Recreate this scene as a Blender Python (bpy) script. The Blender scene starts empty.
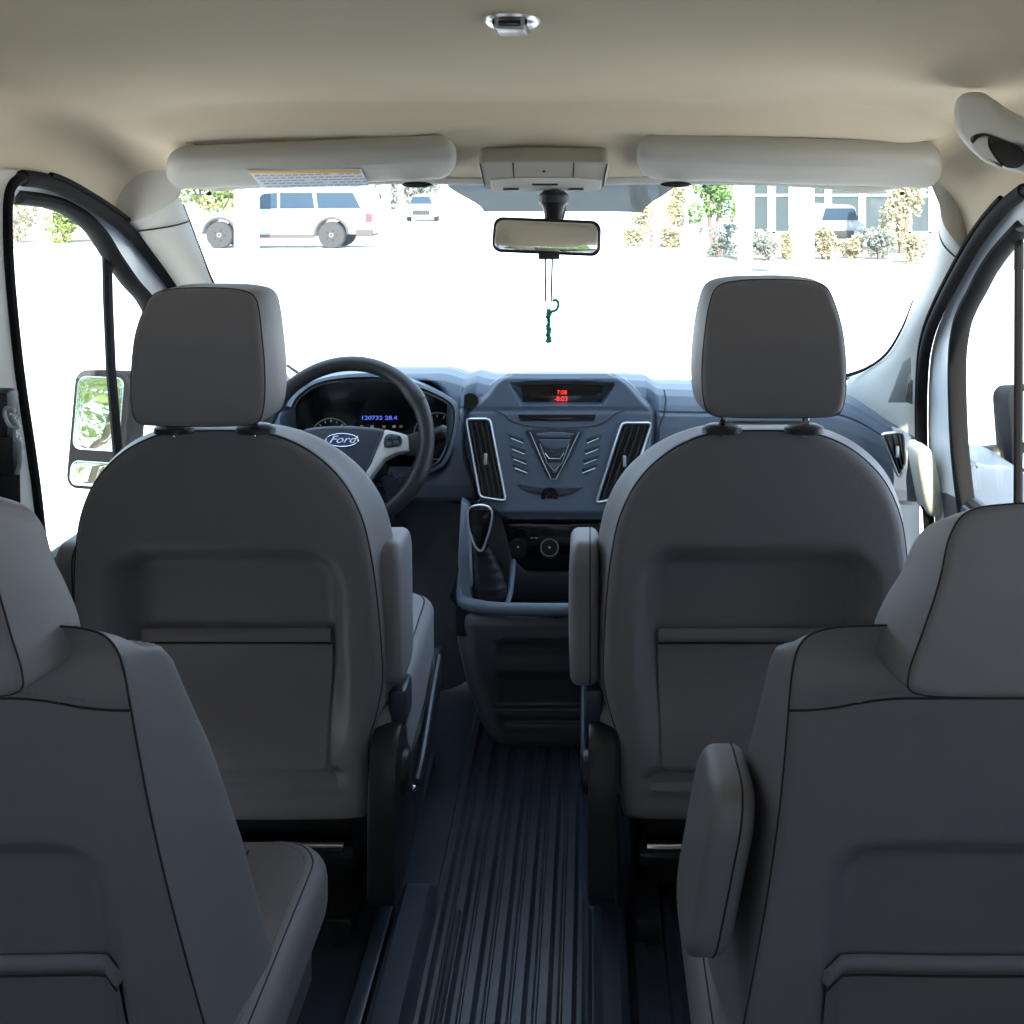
import bpy, bmesh, math, random
from mathutils import Vector, Matrix
random.seed(7)
C = bpy.context.scene.collection
sc = bpy.context.scene

# ------------------------------------------------------------------ camera
CZ = 1.2; F = 1150.0; VX = 590.0; VY = 188.0        # eye height above the van floor, focal length and vanishing point
cam = bpy.data.cameras.new('camera'); co = bpy.data.objects.new('camera', cam); C.objects.link(co)
co.location = (0, 0, CZ); co.rotation_euler = (math.pi/2, 0, 0)
cam.sensor_width = 36; cam.lens = 36*F/1024; cam.clip_start = .05; cam.clip_end = 2000
cam.shift_x = (512-VX)/1024; cam.shift_y = -(512-VY)/1024
sc.camera = co

# ------------------------------------------------------------------ sky, sun, exposure
w = bpy.data.worlds.new('sky'); sc.world = w; w.use_nodes = True
bg = w.node_tree.nodes['Background']
bg.inputs[0].default_value = (.56, .76, 1, 1); bg.inputs[1].default_value = 3.4
sun = bpy.data.lights.new('sun', 'SUN'); so = bpy.data.objects.new('sun', sun); C.objects.link(so)
sun.energy = 13; sun.angle = math.radians(.6); sun.color = (1, .91, .78)
so.location = (6, 4, 12)
so.rotation_euler = Vector((-.12, 1.3, -1.05)).to_track_quat('-Z', 'Y').to_euler()
sc.view_settings.view_transform = 'Standard'; sc.view_settings.look = 'None'
sc.view_settings.exposure = 0.22; sc.view_settings.gamma = 1; sc.view_settings.use_curve_mapping = False

# ------------------------------------------------------------------ helpers
def P(px, py, d): return Vector(((px-VX)/F*d, d, CZ-(py-VY)/F*d))
def WX(px, py, x):
    d = x*F/(px-VX); return Vector((x, d, CZ-(py-VY)/F*d))
def sm(a, b, x):
    t = min(1, max(0, (x-a)/(b-a))); return t*t*(3-2*t)
def lerp(a, b, t): return a+(b-a)*t
def interp(tab, x):
    if x <= tab[0][0]: return tab[0][1]
    for (a, va), (b, vb) in zip(tab, tab[1:]):
        if x <= b: return va+(vb-va)*(x-a)/(b-a)
    return tab[-1][1]

def mat(name, col, rough=.5, spec=.5, metal=0, bump=0, bscale=300, var=0, vscale=6, emit=None, es=0, coat=0, sheen=0):
    m = bpy.data.materials.new(name); m.use_nodes = True
    nt = m.node_tree; b = nt.nodes['Principled BSDF']
    b.inputs['Base Color'].default_value = (*col, 1); b.inputs['Roughness'].default_value = rough
    b.inputs['Specular IOR Level'].default_value = spec; b.inputs['Metallic'].default_value = metal
    b.inputs['Coat Weight'].default_value = coat
    b.inputs['Sheen Weight'].default_value = sheen; b.inputs['Sheen Roughness'].default_value = .5
    if emit:
        b.inputs['Emission Color'].default_value = (*emit, 1); b.inputs['Emission Strength'].default_value = es
    tc = nt.nodes.new('ShaderNodeTexCoord')
    if var:
        n = nt.nodes.new('ShaderNodeTexNoise'); n.inputs['Scale'].default_value = vscale; n.inputs['Detail'].default_value = 4
        nt.links.new(tc.outputs['Object'], n.inputs['Vector'])
        r = nt.nodes.new('ShaderNodeValToRGB')
        r.color_ramp.elements[0].position = .3; r.color_ramp.elements[1].position = .7
        r.color_ramp.elements[0].color = (*[c*(1-var) for c in col], 1)
        r.color_ramp.elements[1].color = (*[min(1, c*(1+var)) for c in col], 1)
        nt.links.new(n.outputs['Fac'], r.inputs['Fac']); nt.links.new(r.outputs['Color'], b.inputs['Base Color'])
    if bump:
        n = nt.nodes.new('ShaderNodeTexNoise'); n.inputs['Scale'].default_value = bscale
        nt.links.new(tc.outputs['Object'], n.inputs['Vector'])
        bp = nt.nodes.new('ShaderNodeBump'); bp.inputs['Strength'].default_value = bump; bp.inputs['Distance'].default_value = .002
        nt.links.new(n.outputs['Fac'], bp.inputs['Height']); nt.links.new(bp.outputs['Normal'], b.inputs['Normal'])
    return m
def glass(name, tint=(.96, .98, .97), refl=.05, dust=0, dcol=(.8, .85, .85)):
    m = bpy.data.materials.new(name); m.use_nodes = True; nt = m.node_tree; nt.nodes.clear()
    o = nt.nodes.new('ShaderNodeOutputMaterial'); t = nt.nodes.new('ShaderNodeBsdfTransparent'); t.inputs[0].default_value = (*tint, 1)
    g = nt.nodes.new('ShaderNodeBsdfGlossy'); g.inputs['Roughness'].default_value = .02
    mx = nt.nodes.new('ShaderNodeMixShader'); mx.inputs[0].default_value = refl
    nt.links.new(t.outputs[0], mx.inputs[1]); nt.links.new(g.outputs[0], mx.inputs[2])
    last = mx
    if dust:
        d = nt.nodes.new('ShaderNodeBsdfTranslucent'); d.inputs[0].default_value = (*dcol, 1)
        m2 = nt.nodes.new('ShaderNodeMixShader'); m2.inputs[0].default_value = dust
        nt.links.new(mx.outputs[0], m2.inputs[1]); nt.links.new(d.outputs[0], m2.inputs[2]); last = m2
    nt.links.new(last.outputs[0], o.inputs['Surface'])
    return m

M = {}
M['liner'] = mat('headliner_felt', (.68, .575, .43), .95, .15, bump=.5, bscale=900, var=.03, vscale=3)
M['trim'] = mat('pale_grey_trim', (.55, .53, .48), .55, .3, bump=.15, bscale=500)
M['visor'] = mat('visor_vinyl', (.38, .355, .305), .6, .3, bump=.15, bscale=600)
M['paint'] = mat('white_paint', (.80, .82, .82), .25, .5, coat=.3)
M['seal'] = mat('black_rubber', (.010, .0095, .010), .75, .12)
M['fabric'] = mat('grey_vinyl', (.205, .195, .213), .50, .42, bump=.25, bscale=700, var=.05, vscale=4)
M['seam'] = mat('dark_seam', (.035, .034, .036), .7, .2)
M['stitch'] = mat('stitch_thread', (.20, .20, .21), .7, .2)
M['black'] = mat('black_plastic', (.014, .015, .018), .42, .45, bump=.15, bscale=400)
M['gloss'] = mat('gloss_black', (.006, .006, .007), .12, .5)
M['dash'] = mat('dash_slate', (.10, .125, .165), .42, .5, bump=.2, bscale=800, var=.03)
M['dashlo'] = mat('dash_lower', (.075, .078, .088), .55, .4, bump=.2, bscale=800)
M['stack'] = mat('stack_slate', (.075, .095, .13), .33, .5, bump=.05, bscale=800)
M['button'] = mat('button_plastic', (.024, .030, .042), .25, .5)
M['silver'] = mat('silver_trim', (.62, .64, .66), .28, .5, metal=.85)
M['satin'] = mat('satin_silver', (.55, .56, .57), .38, .5, metal=.5)
M['chrome'] = mat('chrome', (.8, .8, .8), .12, .5, metal=1)
M['mirror'] = mat('mirror_glass', (.88, .9, .9), .01, .5, metal=1)
M['floor'] = mat('ribbed_rubber', (.028, .034, .048), .36, .5, bump=.25, bscale=250, var=.2, vscale=9)
M['rail'] = mat('rail_cover', (.035, .045, .065), .36, .5, bump=.1, bscale=300)
M['red'] = mat('red_display', (.3, .01, .01), .5, emit=(1, .04, .03), es=1.6)
M['dimred'] = mat('hazard_red', (.35, .03, .04), .4)
M['blue'] = mat('blue_display', (.02, .03, .2), .5, emit=(.12, .2, 1), es=.9)
M['badge'] = mat('badge_blue', (.02, .05, .22), .2, .5, coat=.6)
M['white'] = mat('white_mark', (.8, .8, .8), .5)
M['teal'] = mat('teal_beads', (.02, .24, .19), .3, .5)
M['paper'] = mat('paper_label', (.72, .74, .76), .7)
M['ink'] = mat('grey_ink', (.36, .40, .46), .8)
M['amber'] = mat('amber_ink', (.75, .42, .10), .8)
M['lens'] = mat('lamp_lens', (.42, .42, .42), .25, .5, bump=.3, bscale=200)
M['capsunlit'] = mat('painted_sunlight_plastic', (.62, .61, .50), .5, .4)  # cream colour stands in for sunlight falling on the dash end
M['panelgrey'] = mat('panel_grey', (.20, .21, .19), .6, .3)
M['glass'] = glass('side_glass')
M['privacy'] = glass('privacy_glass', (.50, .50, .50), .05)
M['wind'] = glass('windshield_glass', (.97, .985, .98), .04, dust=.02)
M['band'] = glass('shade_band', (.05, .053, .052), .02, dust=.4, dcol=(.14, .14, .13))
M['concrete'] = mat('pale_concrete', (.80, .78, .75), .85, .2, var=.04, vscale=.4)
M['mulch'] = mat('dry_mulch', (.28, .25, .20), .95, .1, var=.25, vscale=3)
M['carwhite'] = mat('car_white', (.33, .34, .35), .3, .5, coat=.4)
M['carglass'] = mat('car_window', (.03, .055, .085), .3, .25)
M['tyre'] = mat('tyre', (.04, .04, .04), .8)
M['cartrim'] = mat('car_trim', (.09, .085, .08), .8, .2)
M['rim'] = mat('alloy_rim', (.24, .24, .24), .35, metal=.4)
M['tail'] = mat('tail_lamp', (.30, .05, .06), .3)
M['leafy'] = mat('leaf_yellowgreen', (.26, .34, .10), .6, var=.35, vscale=2)
M['leafg'] = mat('leaf_green', (.15, .26, .07), .6, var=.35, vscale=2)
M['leafd'] = mat('leaf_dry', (.40, .36, .22), .8, var=.35, vscale=2)
M['leafp'] = mat('leaf_greygreen', (.24, .26, .22), .8, var=.3, vscale=2)
M['bark'] = mat('bark', (.22, .17, .13), .9)
M['wall'] = mat('stucco', (.72, .70, .66), .9)
M['pane'] = mat('office_pane', (.055, .075, .08), .35, .25)
M['oil'] = mat('tar_line', (.2, .2, .21), .9)

class MB:
    def __init__(s): s.v = []; s.f = []
    def add(s, v, f):
        o = len(s.v); s.v += [Vector(p) for p in v]; s.f += [tuple(i+o for i in q) for q in f]; return s
    def grid(s, rows, cu=False, cv=False):
        nu = len(rows); nv = len(rows[0]); f = []
        for i in range(nu if cu else nu-1):
            for j in range(nv if cv else nv-1):
                a = i*nv+j; b = i*nv+(j+1) % nv; c = ((i+1) % nu)*nv+(j+1) % nv; d = ((i+1) % nu)*nv+j
                f.append((a, b, c, d))
        return s.add([p for r in rows for p in r], f)
    def tube(s, path, r, seg=8, closed=False, ry=None, up=None):
        path = [Vector(p) for p in path]; n = len(path); rows = []; prev = None
        for i, p in enumerate(path):
            if closed: t = path[(i+1) % n]-path[i-1]
            else: t = path[min(i+1, n-1)]-path[max(i-1, 0)]
            if t.length < 1e-9: t = Vector((0, 0, 1))
            t.normalize()
            if up is not None: a = Vector(up)-t*t.dot(Vector(up))
            elif prev is None:
                a = Vector((0, 0, 1)) if abs(t.z) < .9 else Vector((1, 0, 0)); a = a-t*t.dot(a)
            else: a = prev-t*t.dot(prev)
            if a.length < 1e-6: a = t.orthogonal()
            a.normalize(); prev = a; b = t.cross(a)
            rr = r[i] if isinstance(r, (list, tuple)) else r
            r2 = rr if ry is None else ry
            rows.append([p+a*(rr*math.cos(k*2*math.pi/seg))+b*(r2*math.sin(k*2*math.pi/seg)) for k in range(seg)])
        o = len(s.v); s.grid(rows, cu=closed, cv=True)
        if not closed:
            s.f.append(tuple(o+k for k in range(seg))[::-1]); s.f.append(tuple(o+(n-1)*seg+k for k in range(seg)))
        return s
    def box(s, c, h, rot=None, bev=0, seg=2):
        bm = bmesh.new(); bmesh.ops.create_cube(bm, size=2)
        for v in bm.verts: v.co = Vector((v.co.x*h[0], v.co.y*h[1], v.co.z*h[2]))
        if bev: bmesh.ops.bevel(bm, geom=bm.edges[:], offset=bev, segments=seg, affect='EDGES', profile=.5)
        s.bm(bm, Matrix.Translation(c) @ (rot.to_4x4() if rot else Matrix()))
        return s
    def bm(s, bm, mtx=None):
        bm.verts.index_update()
        s.add([(mtx @ v.co if mtx else v.co) for v in bm.verts], [tuple(v.index for v in f.verts) for f in bm.faces]); bm.free(); return s
    def prism(s, pts, vec, bev=0, seg=2):
        bm = bmesh.new(); vs = [bm.verts.new(p) for p in pts]; f = bm.faces.new(vs)
        r = bmesh.ops.extrude_face_region(bm, geom=[f]); nv = [e for e in r['geom'] if isinstance(e, bmesh.types.BMVert)]
        for v in nv: v.co += Vector(vec)
        bmesh.ops.recalc_face_normals(bm, faces=bm.faces[:])
        if bev: bmesh.ops.bevel(bm, geom=[e for e in bm.edges if e.calc_face_angle(0) > .3], offset=bev, segments=seg, affect='EDGES', profile=.5)
        return s.bm(bm)
    def lathe(s, prof, n=24, mtx=None):
        rows = [[Vector((r*math.cos(k*2*math.pi/n), r*math.sin(k*2*math.pi/n), z)) for k in range(n)] for r, z in prof]
        if mtx: rows = [[mtx @ p for p in q] for q in rows]
        o = len(s.v); s.grid(rows, cv=True)
        s.f.append(tuple(o+k for k in range(n))[::-1]); s.f.append(tuple(o+(len(prof)-1)*n+k for k in range(n)))
        return s
    def sphere(s, c, r, n=10):
        r = r if isinstance(r, (tuple, list)) else (r, r, r)
        return s.lathe([(math.sin(math.pi*(i+.02)/(n+.04)), -math.cos(math.pi*(i+.02)/(n+.04))) for i in range(n+1)], n*2,
                       Matrix.Translation(c) @ Matrix.Diagonal((*r, 1)))
    def move(s, m): s.v = [m @ p for p in s.v]; return s

def wloc(o):
    v = Vector((0, 0, 0))
    while o: v = v+o.location; o = o.parent
    return v
def obj(name, mb, m, parent=None, smooth=True, angle=40):
    me = bpy.data.meshes.new(name)
    if parent is None:
        xs = [p.x for p in mb.v]; ys = [p.y for p in mb.v]; zs = [p.z for p in mb.v]
        off = Vector(((min(xs)+max(xs))/2, (min(ys)+max(ys))/2, min(zs)))
    else: off = wloc(parent)
    me.from_pydata([tuple(p-off) for p in mb.v], [], mb.f); me.update()
    bm = bmesh.new(); bm.from_mesh(me)
    bmesh.ops.recalc_face_normals(bm, faces=bm.faces[:])
    for f in bm.faces: f.smooth = smooth
    if smooth:
        for e in bm.edges:
            if len(e.link_faces) == 2 and e.calc_face_angle(0) > math.radians(angle): e.smooth = False
    bm.to_mesh(me); bm.free()
    o = bpy.data.objects.new(name, me); C.objects.link(o)
    me.materials.append(M[m])
    if parent is None: o.location = off
    else: o.parent = parent
    return o
def tag(o, label, cat, group=None, kind=None):
    o['label'] = label; o['category'] = cat
    if group: o['group'] = group
    if kind: o['kind'] = kind
    return o
def root(name, loc, label=None, cat=None, group=None, kind=None):
    o = bpy.data.objects.new(name, None); o.empty_display_size = .05; C.objects.link(o); o.location = loc
    if label: tag(o, label, cat, group)
    if kind: o['kind'] = kind
    return o
def struct(name, mb, m, **k):
    o = obj(name, mb, m, **k); o['kind'] = 'structure'; return o
def catmull(pts, n=6, closed=True):
    pts = [Vector(p) for p in pts]; N = len(pts); out = []
    for i in range(N if closed else N-1):
        p0 = pts[i-1] if closed or i > 0 else pts[0]; p1 = pts[i]; p2 = pts[(i+1) % N]
        p3 = pts[(i+2) % N] if closed or i+2 < N else pts[-1]
        for k in range(n):
            t = k/n
            out.append(.5*((2*p1)+(p2-p0)*t+(2*p0-5*p1+4*p2-p3)*t*t+(3*p1-p0-3*p2+p3)*t**3))
    if not closed: out.append(pts[-1])
    return out
def sym(half, n=5):
    """closed outline from a right half running top centre to bottom centre"""
    pts = [Vector((a, b)) for a, b in half]+[Vector((-a, b)) for a, b in reversed(half) if a > 1e-6]
    return catmull(pts, n)
def rrect(hx, hz, r, n=6, cx=0, cz=0, top=1.0):
    out = []
    for (sx, sz, a0) in ((1, 1, 0), (-1, 1, 90), (-1, -1, 180), (1, -1, 270)):
        for k in range(n+1):
            a = math.radians(a0+90*k/n)
            x = sx*(hx-r)+r*math.cos(a); z = sz*(hz-r)+r*math.sin(a)
            if z > 0: x *= lerp(1, top, z/hz)
            out.append(Vector((cx+x, cz+z)))
    return out
def pillow(outl, T, rb, rf=None, place=None, bulb=0, bulf=0, disp=None, nin=10, nc=7, side=3, rby=None, rfy=None):
    """cushion: outline in (a,b), depth axis c from 0 (back) to T; returns MB and its rings"""
    rf = rb if rf is None else rf; rby = rb if rby is None else rby; rfy = rf if rfy is None else rfy
    a = [p.x for p in outl]; b = [p.y for p in outl]
    c = Vector(((min(a)+max(a))/2, (min(b)+max(b))/2)); hx = (max(a)-min(a))/2; hz = (max(b)-min(b))/2
    prof = [(rb, bulb*(-(1-(k/nin)**2)), k/nin, 1) for k in range(nin)]
    prof[0] = (rb, -bulb, .004, 1)
    prof += [(rb*(1-math.sin(x*math.pi/2/nc)), rby*(1-math.cos(x*math.pi/2/nc)), 1, 1-x/nc) for x in range(nc+1)]
    prof += [(0, lerp(rby, T-rfy, k/side), 1, 0) for k in range(1, side)]
    prof += [(rf*(1-math.cos(x*math.pi/2/nc)), T-rfy+rfy*math.sin(x*math.pi/2/nc), 1, 0) for x in range(nc+1)]
    prof += [(rf, T+bulf*(1-(k/nin)**2), max(k/nin, .004), 0) for k in range(nin-1, -1, -1)]
    rings = []
    for ins, y, fr, wgt in prof:
        r = []
        for p in outl:
            q = c+Vector(((p.x-c.x)*(1-ins/hx), (p.y-c.y)*(1-ins/hz)))*fr
            yy = y+(disp(q.x, q.y)*wgt if disp and wgt > 0 else 0)
            v = Vector((q.x, yy, q.y)); r.append(place(v) if place else v)
        rings.append(r)
    mb = MB(); mb.grid(rings, cv=True); n = len(outl)
    mb.f.append(tuple(range(n))[::-1]); mb.f.append(tuple((len(rings)-1)*n+k for k in range(n)))
    return mb, rings
def text_mb(s, size, mtx, depth=.0008, shear=0):
    cu = bpy.data.curves.new('t', 'FONT'); cu.body = s; cu.size = size; cu.extrude = depth; cu.align_x = 'CENTER'; cu.align_y = 'CENTER'; cu.shear = shear
    o = bpy.data.objects.new('t', cu); C.objects.link(o)
    bpy.context.view_layer.update()
    me = bpy.data.meshes.new_from_object(o.evaluated_get(bpy.context.evaluated_depsgraph_get()))
    mb = MB(); mb.add([mtx @ v.co for v in me.vertices], [tuple(p.vertices) for p in me.polygons])
    bpy.data.objects.remove(o); bpy.data.curves.remove(cu); bpy.data.meshes.remove(me)
    return mb
FACE = Matrix.Rotation(math.pi/2, 4, 'X')     # text upright, facing the rear of the van

# ------------------------------------------------------------------ SETTING: ground, van shell
XC = -.1; HW = .85; XL = XC-HW; XR = XC+HW
g = MB(); n = 24
g.grid([[Vector((lerp(-700, 700, i/n), lerp(-300, 1100, j/n), -.6)) for j in range(n+1)] for i in range(n+1)])
struct('ground_1', g, 'concrete')

# ribbed floor
f = MB(); xs = []
x = XL
rowsx = [(XL, 0), (-.28, 0)]
rib = -.262
while rib < .06:
    for dx, z in ((0, 0), (.003, .006), (.016, .006), (.019, 0), (.0235, -.004), (.030, -.004), (.0345, 0)):
        rowsx.append((rib+dx, z))
    rib += .0365
while rib < XR-.03:
    for dx, z in ((0, 0), (.004, .005), (.018, .005), (.022, 0)): rowsx.append((rib+dx, z))
    rib += .05
rowsx.append((XR, 0))
ysf = [-1.6, 0, 1.2, 1.5, 1.8, 2.1, 2.4, 2.95]
f.grid([[Vector((a, b, z)) for b in ysf] for a, z in rowsx])
struct('floor', f, 'floor', angle=25)
under = MB().box((XC, .7, -.12), (HW, 2.3, .05)); struct('trim_1', under, 'black', smooth=False)

# headliner
ZS_L = [(-1.6, 1.22), (1.5, 1.22), (1.9, 1.215), (2.07, 1.19), (2.23, 1.146), (2.36, 1.10)]
ZS_R = [(-1.6, 1.22), (1.5, 1.22), (1.9, 1.205), (2.06, 1.168), (2.18, 1.12), (2.31, 1.05)]
def zc(y):
    z = interp([(-1.6, 1.39), (1.2, 1.39), (1.6, 1.380), (1.9, 1.362), (2.02, 1.352), (2.32, 1.275)], y)
    return z
def roof(u, y):
    # u -1..1 across
    a = (u+1)/2*math.pi
    c = math.cos(a); s_ = math.sin(a)
    e = lerp(.36, .40, sm(2.12, 2.32, y))
    X = -math.copysign(abs(c)**e, c) if abs(c) > 1e-6 else 0
    Z = abs(s_)**lerp(.55, .60, sm(2.12, 2.32, y))
    x = XC+HW*X
    zs = lerp(interp(ZS_L, y), interp(ZS_R, y), (X+1)/2)
    z = zs+(zc(y)-zs)*Z
    # step down to the header, deeper at the sun visors, with a raised middle for the overhead console
    mid = 1-sm(.12, .20, abs(x+.09))
    edge = 1-sm(.64, .80, abs(x-XC))
    step = sm(2.015, 2.085, y)
    z -= step*(.042*(1-mid)+.016*mid)*edge
    z -= sm(2.08, 2.30, y)*(.012*(1-mid)+.043*mid)*edge
    # soft shoulder line along both sides
    z -= .012*math.exp(-((abs(x-XC)-.70)/.05)**2)*(1-sm(2.0, 2.15, y))
    return Vector((x, y, z))
ys = [-1.6, -1, -.4, .2, .7, 1.1, 1.3, 1.45, 1.55, 1.65, 1.75, 1.82, 1.88, 1.93]+[1.96+.012*i for i in range(31)]
us = [lerp(-1, 1, i/120) for i in range(121)]
h = MB().grid([[roof(u, y) for u in us] for y in ys])
struct('ceiling', h, 'liner')
# outer roof skin so the shell is solid
h = MB().grid([[roof(u, y)+Vector((0, 0, .05)) for u in us[::4]] for y in ys[::3]]); struct('trim_2', h, 'paint')
# header lip along the top of the windshield
lip = [roof(u, 2.32)+Vector((0, 0, -.002)) for u in us if -.80 < roof(u, 2.32).x < .67]
struct('trim_3', MB().tube(lip, .012, 8), 'trim')

# side walls behind the doors, with window openings
def sidewall(name, x, sgn, ys_=(-1.6, -1.25, .95, 1.40), rear=None):
    mb = MB()
    t = .03*sgn
    def slab(y0, y1, z0, z1): mb.box(Vector((x+t, (y0+y1)/2, (z0+z1)/2)), (abs(t), (y1-y0)/2, (z1-z0)/2), bev=.004)
    slab(-1.6, 1.40, 0, .62); slab(-1.6, -1.3, .62, 1.24); slab(1.0, 1.40, .62, 1.24); slab(-.2, -.08, .62, 1.24)
    mb2 = MB()
    return struct(name, mb, 'trim')
sidewall('wall_left', XL, -1); sidewall('wall_right', XR, 1)
# rear wall with two rear windows
mb = MB()
mb.box((XC, -1.62, .31), (HW, .03, .31), bev=.004); mb.box((XC, -1.62, 1.2), (HW, .03, .05), bev=.004)
for x_ in (XL+.06, XC, XR-.06): mb.box((x_, -1.62, .9), (.06, .03, .29), bev=.004)
struct('wall_back', mb, 'trim')
for i, (a, b, ax) in enumerate(((-1.3, -.2, XL-.03), (-.08, 1.0, XL-.03), (-1.3, -.2, XR+.03), (-.08, 1.0, XR+.03))):
    struct('window_%d' % (i+2), MB().box((ax, (a+b)/2, .92), (.003, (b-a)/2, .31)), 'privacy', smooth=False)
struct('window_6', MB().box((XC, -1.62, .9), (HW-.1, .003, .3)), 'privacy', smooth=False)

# B pillar trims next to the front doors
def strip(A, B, n=1, bulge=0, thick=None):
    """surface between two polylines, with an optional bulge towards the cabin"""
    rows = []
    for a, b in zip(A, B):
        r = []
        for k in range(n+1):
            t = k/n; p = a.lerp(b, t)
            if bulge:
                inn = Vector((XC-p.x, -.4, 0)).normalized(); p = p+inn*bulge*math.sin(math.pi*t)
            r.append(p)
        rows.append(r)
    return rows
Lsealr = [WX(3, 150, XL+.02), WX(5.5, 208, XL+.02), WX(7.4, 271, XL+.02), WX(17, 368, XL+.02), WX(30, 457, XL+.02), WX(37, 512, XL+.02), WX(45, 600, XL+.02), WX(48, 760, XL+.02)]
Lsealr[0] = WX(17, 170, XL+.02); Lsealr.insert(1, WX(10, 186, XL+.02))
A = [Vector((XL, 1.38, p.z)) for p in Lsealr]
mb = MB().grid(strip(A, Lsealr, 6, .012)); struct('trim_4', mb, 'trim')
Rr = [Vector((XR-.02, y, z)) for y, z in ((1.62, 1.22), (1.60, 1.0), (1.62, .7), (1.68, .4), (1.7, .05))]
struct('trim_5', MB().grid(strip([Vector((XR, 1.38, p.z)) for p in Rr], Rr, 6, .012)), 'trim')

# A pillar trims (inner edge against the windshield, outer edge against the door seal)
IL = [P(176, 190, 2.30), P(183, 205, 2.34), P(200, 250, 2.46), P(216, 290, 2.57), P(247, 335, 2.70), P(280, 366, 2.82), P(300, 392, 2.86)]
Lseal = [WX(22, 178, -.93), WX(48, 182, -.93), WX(74, 194, -.93), WX(111, 217, -.93), WX(137, 239, -.93), WX(160, 268, -.93), WX(174, 288, -.93), WX(196, 326, -.93)]
Lseal += [Vector((-.93, 2.72, .76)), Vector((-.93, 2.73, .55)), Vector((-.93, 2.72, .06))]
OL = [roof(-.999, 2.27), Vector((-.93, 2.33, 1.115)), WX(137, 239, -.93), WX(168, 280, -.93), WX(196, 326, -.93), Vector((-.93, 2.72, .76)), Vector((-.93, 2.73, .6))]
def arch_row(xe, side, n=10):
    u0 = min((abs(roof(u_/400, 2.32).x-xe), u_/400) for u_ in range(-400, 401))[1]
    return [roof(lerp(u0, side, t/n), 2.30)+Vector((side*.004, 0, .004)) for t in range(n+1)]
rws = [arch_row(-.80, -1)]+strip(catmull(IL, 5, False), catmull(OL, 5, False), 10, .022)[3:]
struct('trim_6', MB().grid(rws), 'trim')
struct('trim_8', MB().tube([p+Vector((.001, -.004, 0)) for p in rws[5]], .0016, 6), 'seam')
IR = [P(938, 196, 2.30), P(940, 215, 2.34), P(936, 250, 2.44), P(924, 285, 2.56), P(903, 326, 2.67), P(880, 360, 2.76), P(850, 377, 2.85), P(846, 402, 2.86), P(846, 440, 2.86)]
Rseal = [WX(1024, 191, .74), WX(1003, 208, .74), WX(980, 236, .74), WX(958, 273, .74), WX(939, 310, .74), WX(928, 339, .74), WX(923, 373, .74), WX(922, 440, .74), WX(927, 495, .74), WX(930, 560, .74), Vector((.74, 2.5, .06))]
OR = [roof(.999, 2.27), Vector((.745, 2.27, 1.06)), WX(958, 273, .745), WX(945, 298, .745), WX(936, 315, .745), WX(928, 339, .745), WX(923, 373, .745), WX(922, 420, .745), WX(922, 450, .745)]
rws = [arch_row(.67, 1)]+strip(catmull(IR, 5, False), catmull(OR, 5, False), 10, .02)[3:]
struct('trim_7', MB().grid(rws), 'trim')
struct('trim_9', MB().tube([p+Vector((-.001, -.004, 0)) for p in rws[5]], .0016, 6), 'seam')
# headliner end caps where the liner meets the pillars
# speaker triangle low on the right pillar
tp = [P(888, 403, 2.60), P(903, 362, 2.57), P(911, 356, 2.55), P(913, 403, 2.55)]
struct('trim_10', MB().prism(tp, (0, .01, 0), .003), 'panelgrey')
struct('trim_11', MB().prism([P(906, 402, 2.54), P(908, 384, 2.54), P(913, 380, 2.54), P(913, 405, 2.54)], (0, .01, 0), .002), 'black')

# windshield
def wtop(x): return Vector((x, 2.325+.03*(1-((x-XC)/HW)**2), 1.225-.03*((x-XC)/HW)**2))
def wbot(x): return Vector((x, 2.99-.09*((x-XC)/HW)**2, .66))
def wpane(x, t): return wtop(x).lerp(wbot(x), t)+Vector((0, .02, .012))*math.sin(math.pi*t)
win = root('window_1', (XC, 2.35, .66), kind='structure')
obj('pane', MB().grid([[wpane(lerp(-.93, .73, i/30), j/12) for i in range(31)] for j in range(13)]), 'wind', win)
bl = [[wpane(lerp(lerp(-.295, -.225, sm(0, 1, j/6)), lerp(.175, .112, sm(0, 1, j/6)), i/16), .02+.118*j/6)-Vector((0, .006, .002)) for i in range(17)] for j in range(7)]
bd = obj('shade_band', MB().grid(bl), 'band', win); bd['label'] = 'grey frosted band behind the mirror'
ed = catmull([P(183, 205, 2.35), P(200, 250, 2.47), P(217, 290, 2.58), P(248, 335, 2.71), P(281, 366, 2.83)], 6, False)
obj('edge_seal', MB().tube(ed, .003, 6), 'seal', win)
ed = catmull([P(913, 300, 2.55), P(902, 328, 2.61), P(886, 354, 2.68), P(865, 369, 2.76), P(842, 377, 2.82)], 6, False)
obj('edge_seal', MB().tube(ed, [.0015+.0035*i/(len(ed)-1) for i in range(len(ed))], 6), 'seal', win)

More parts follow.
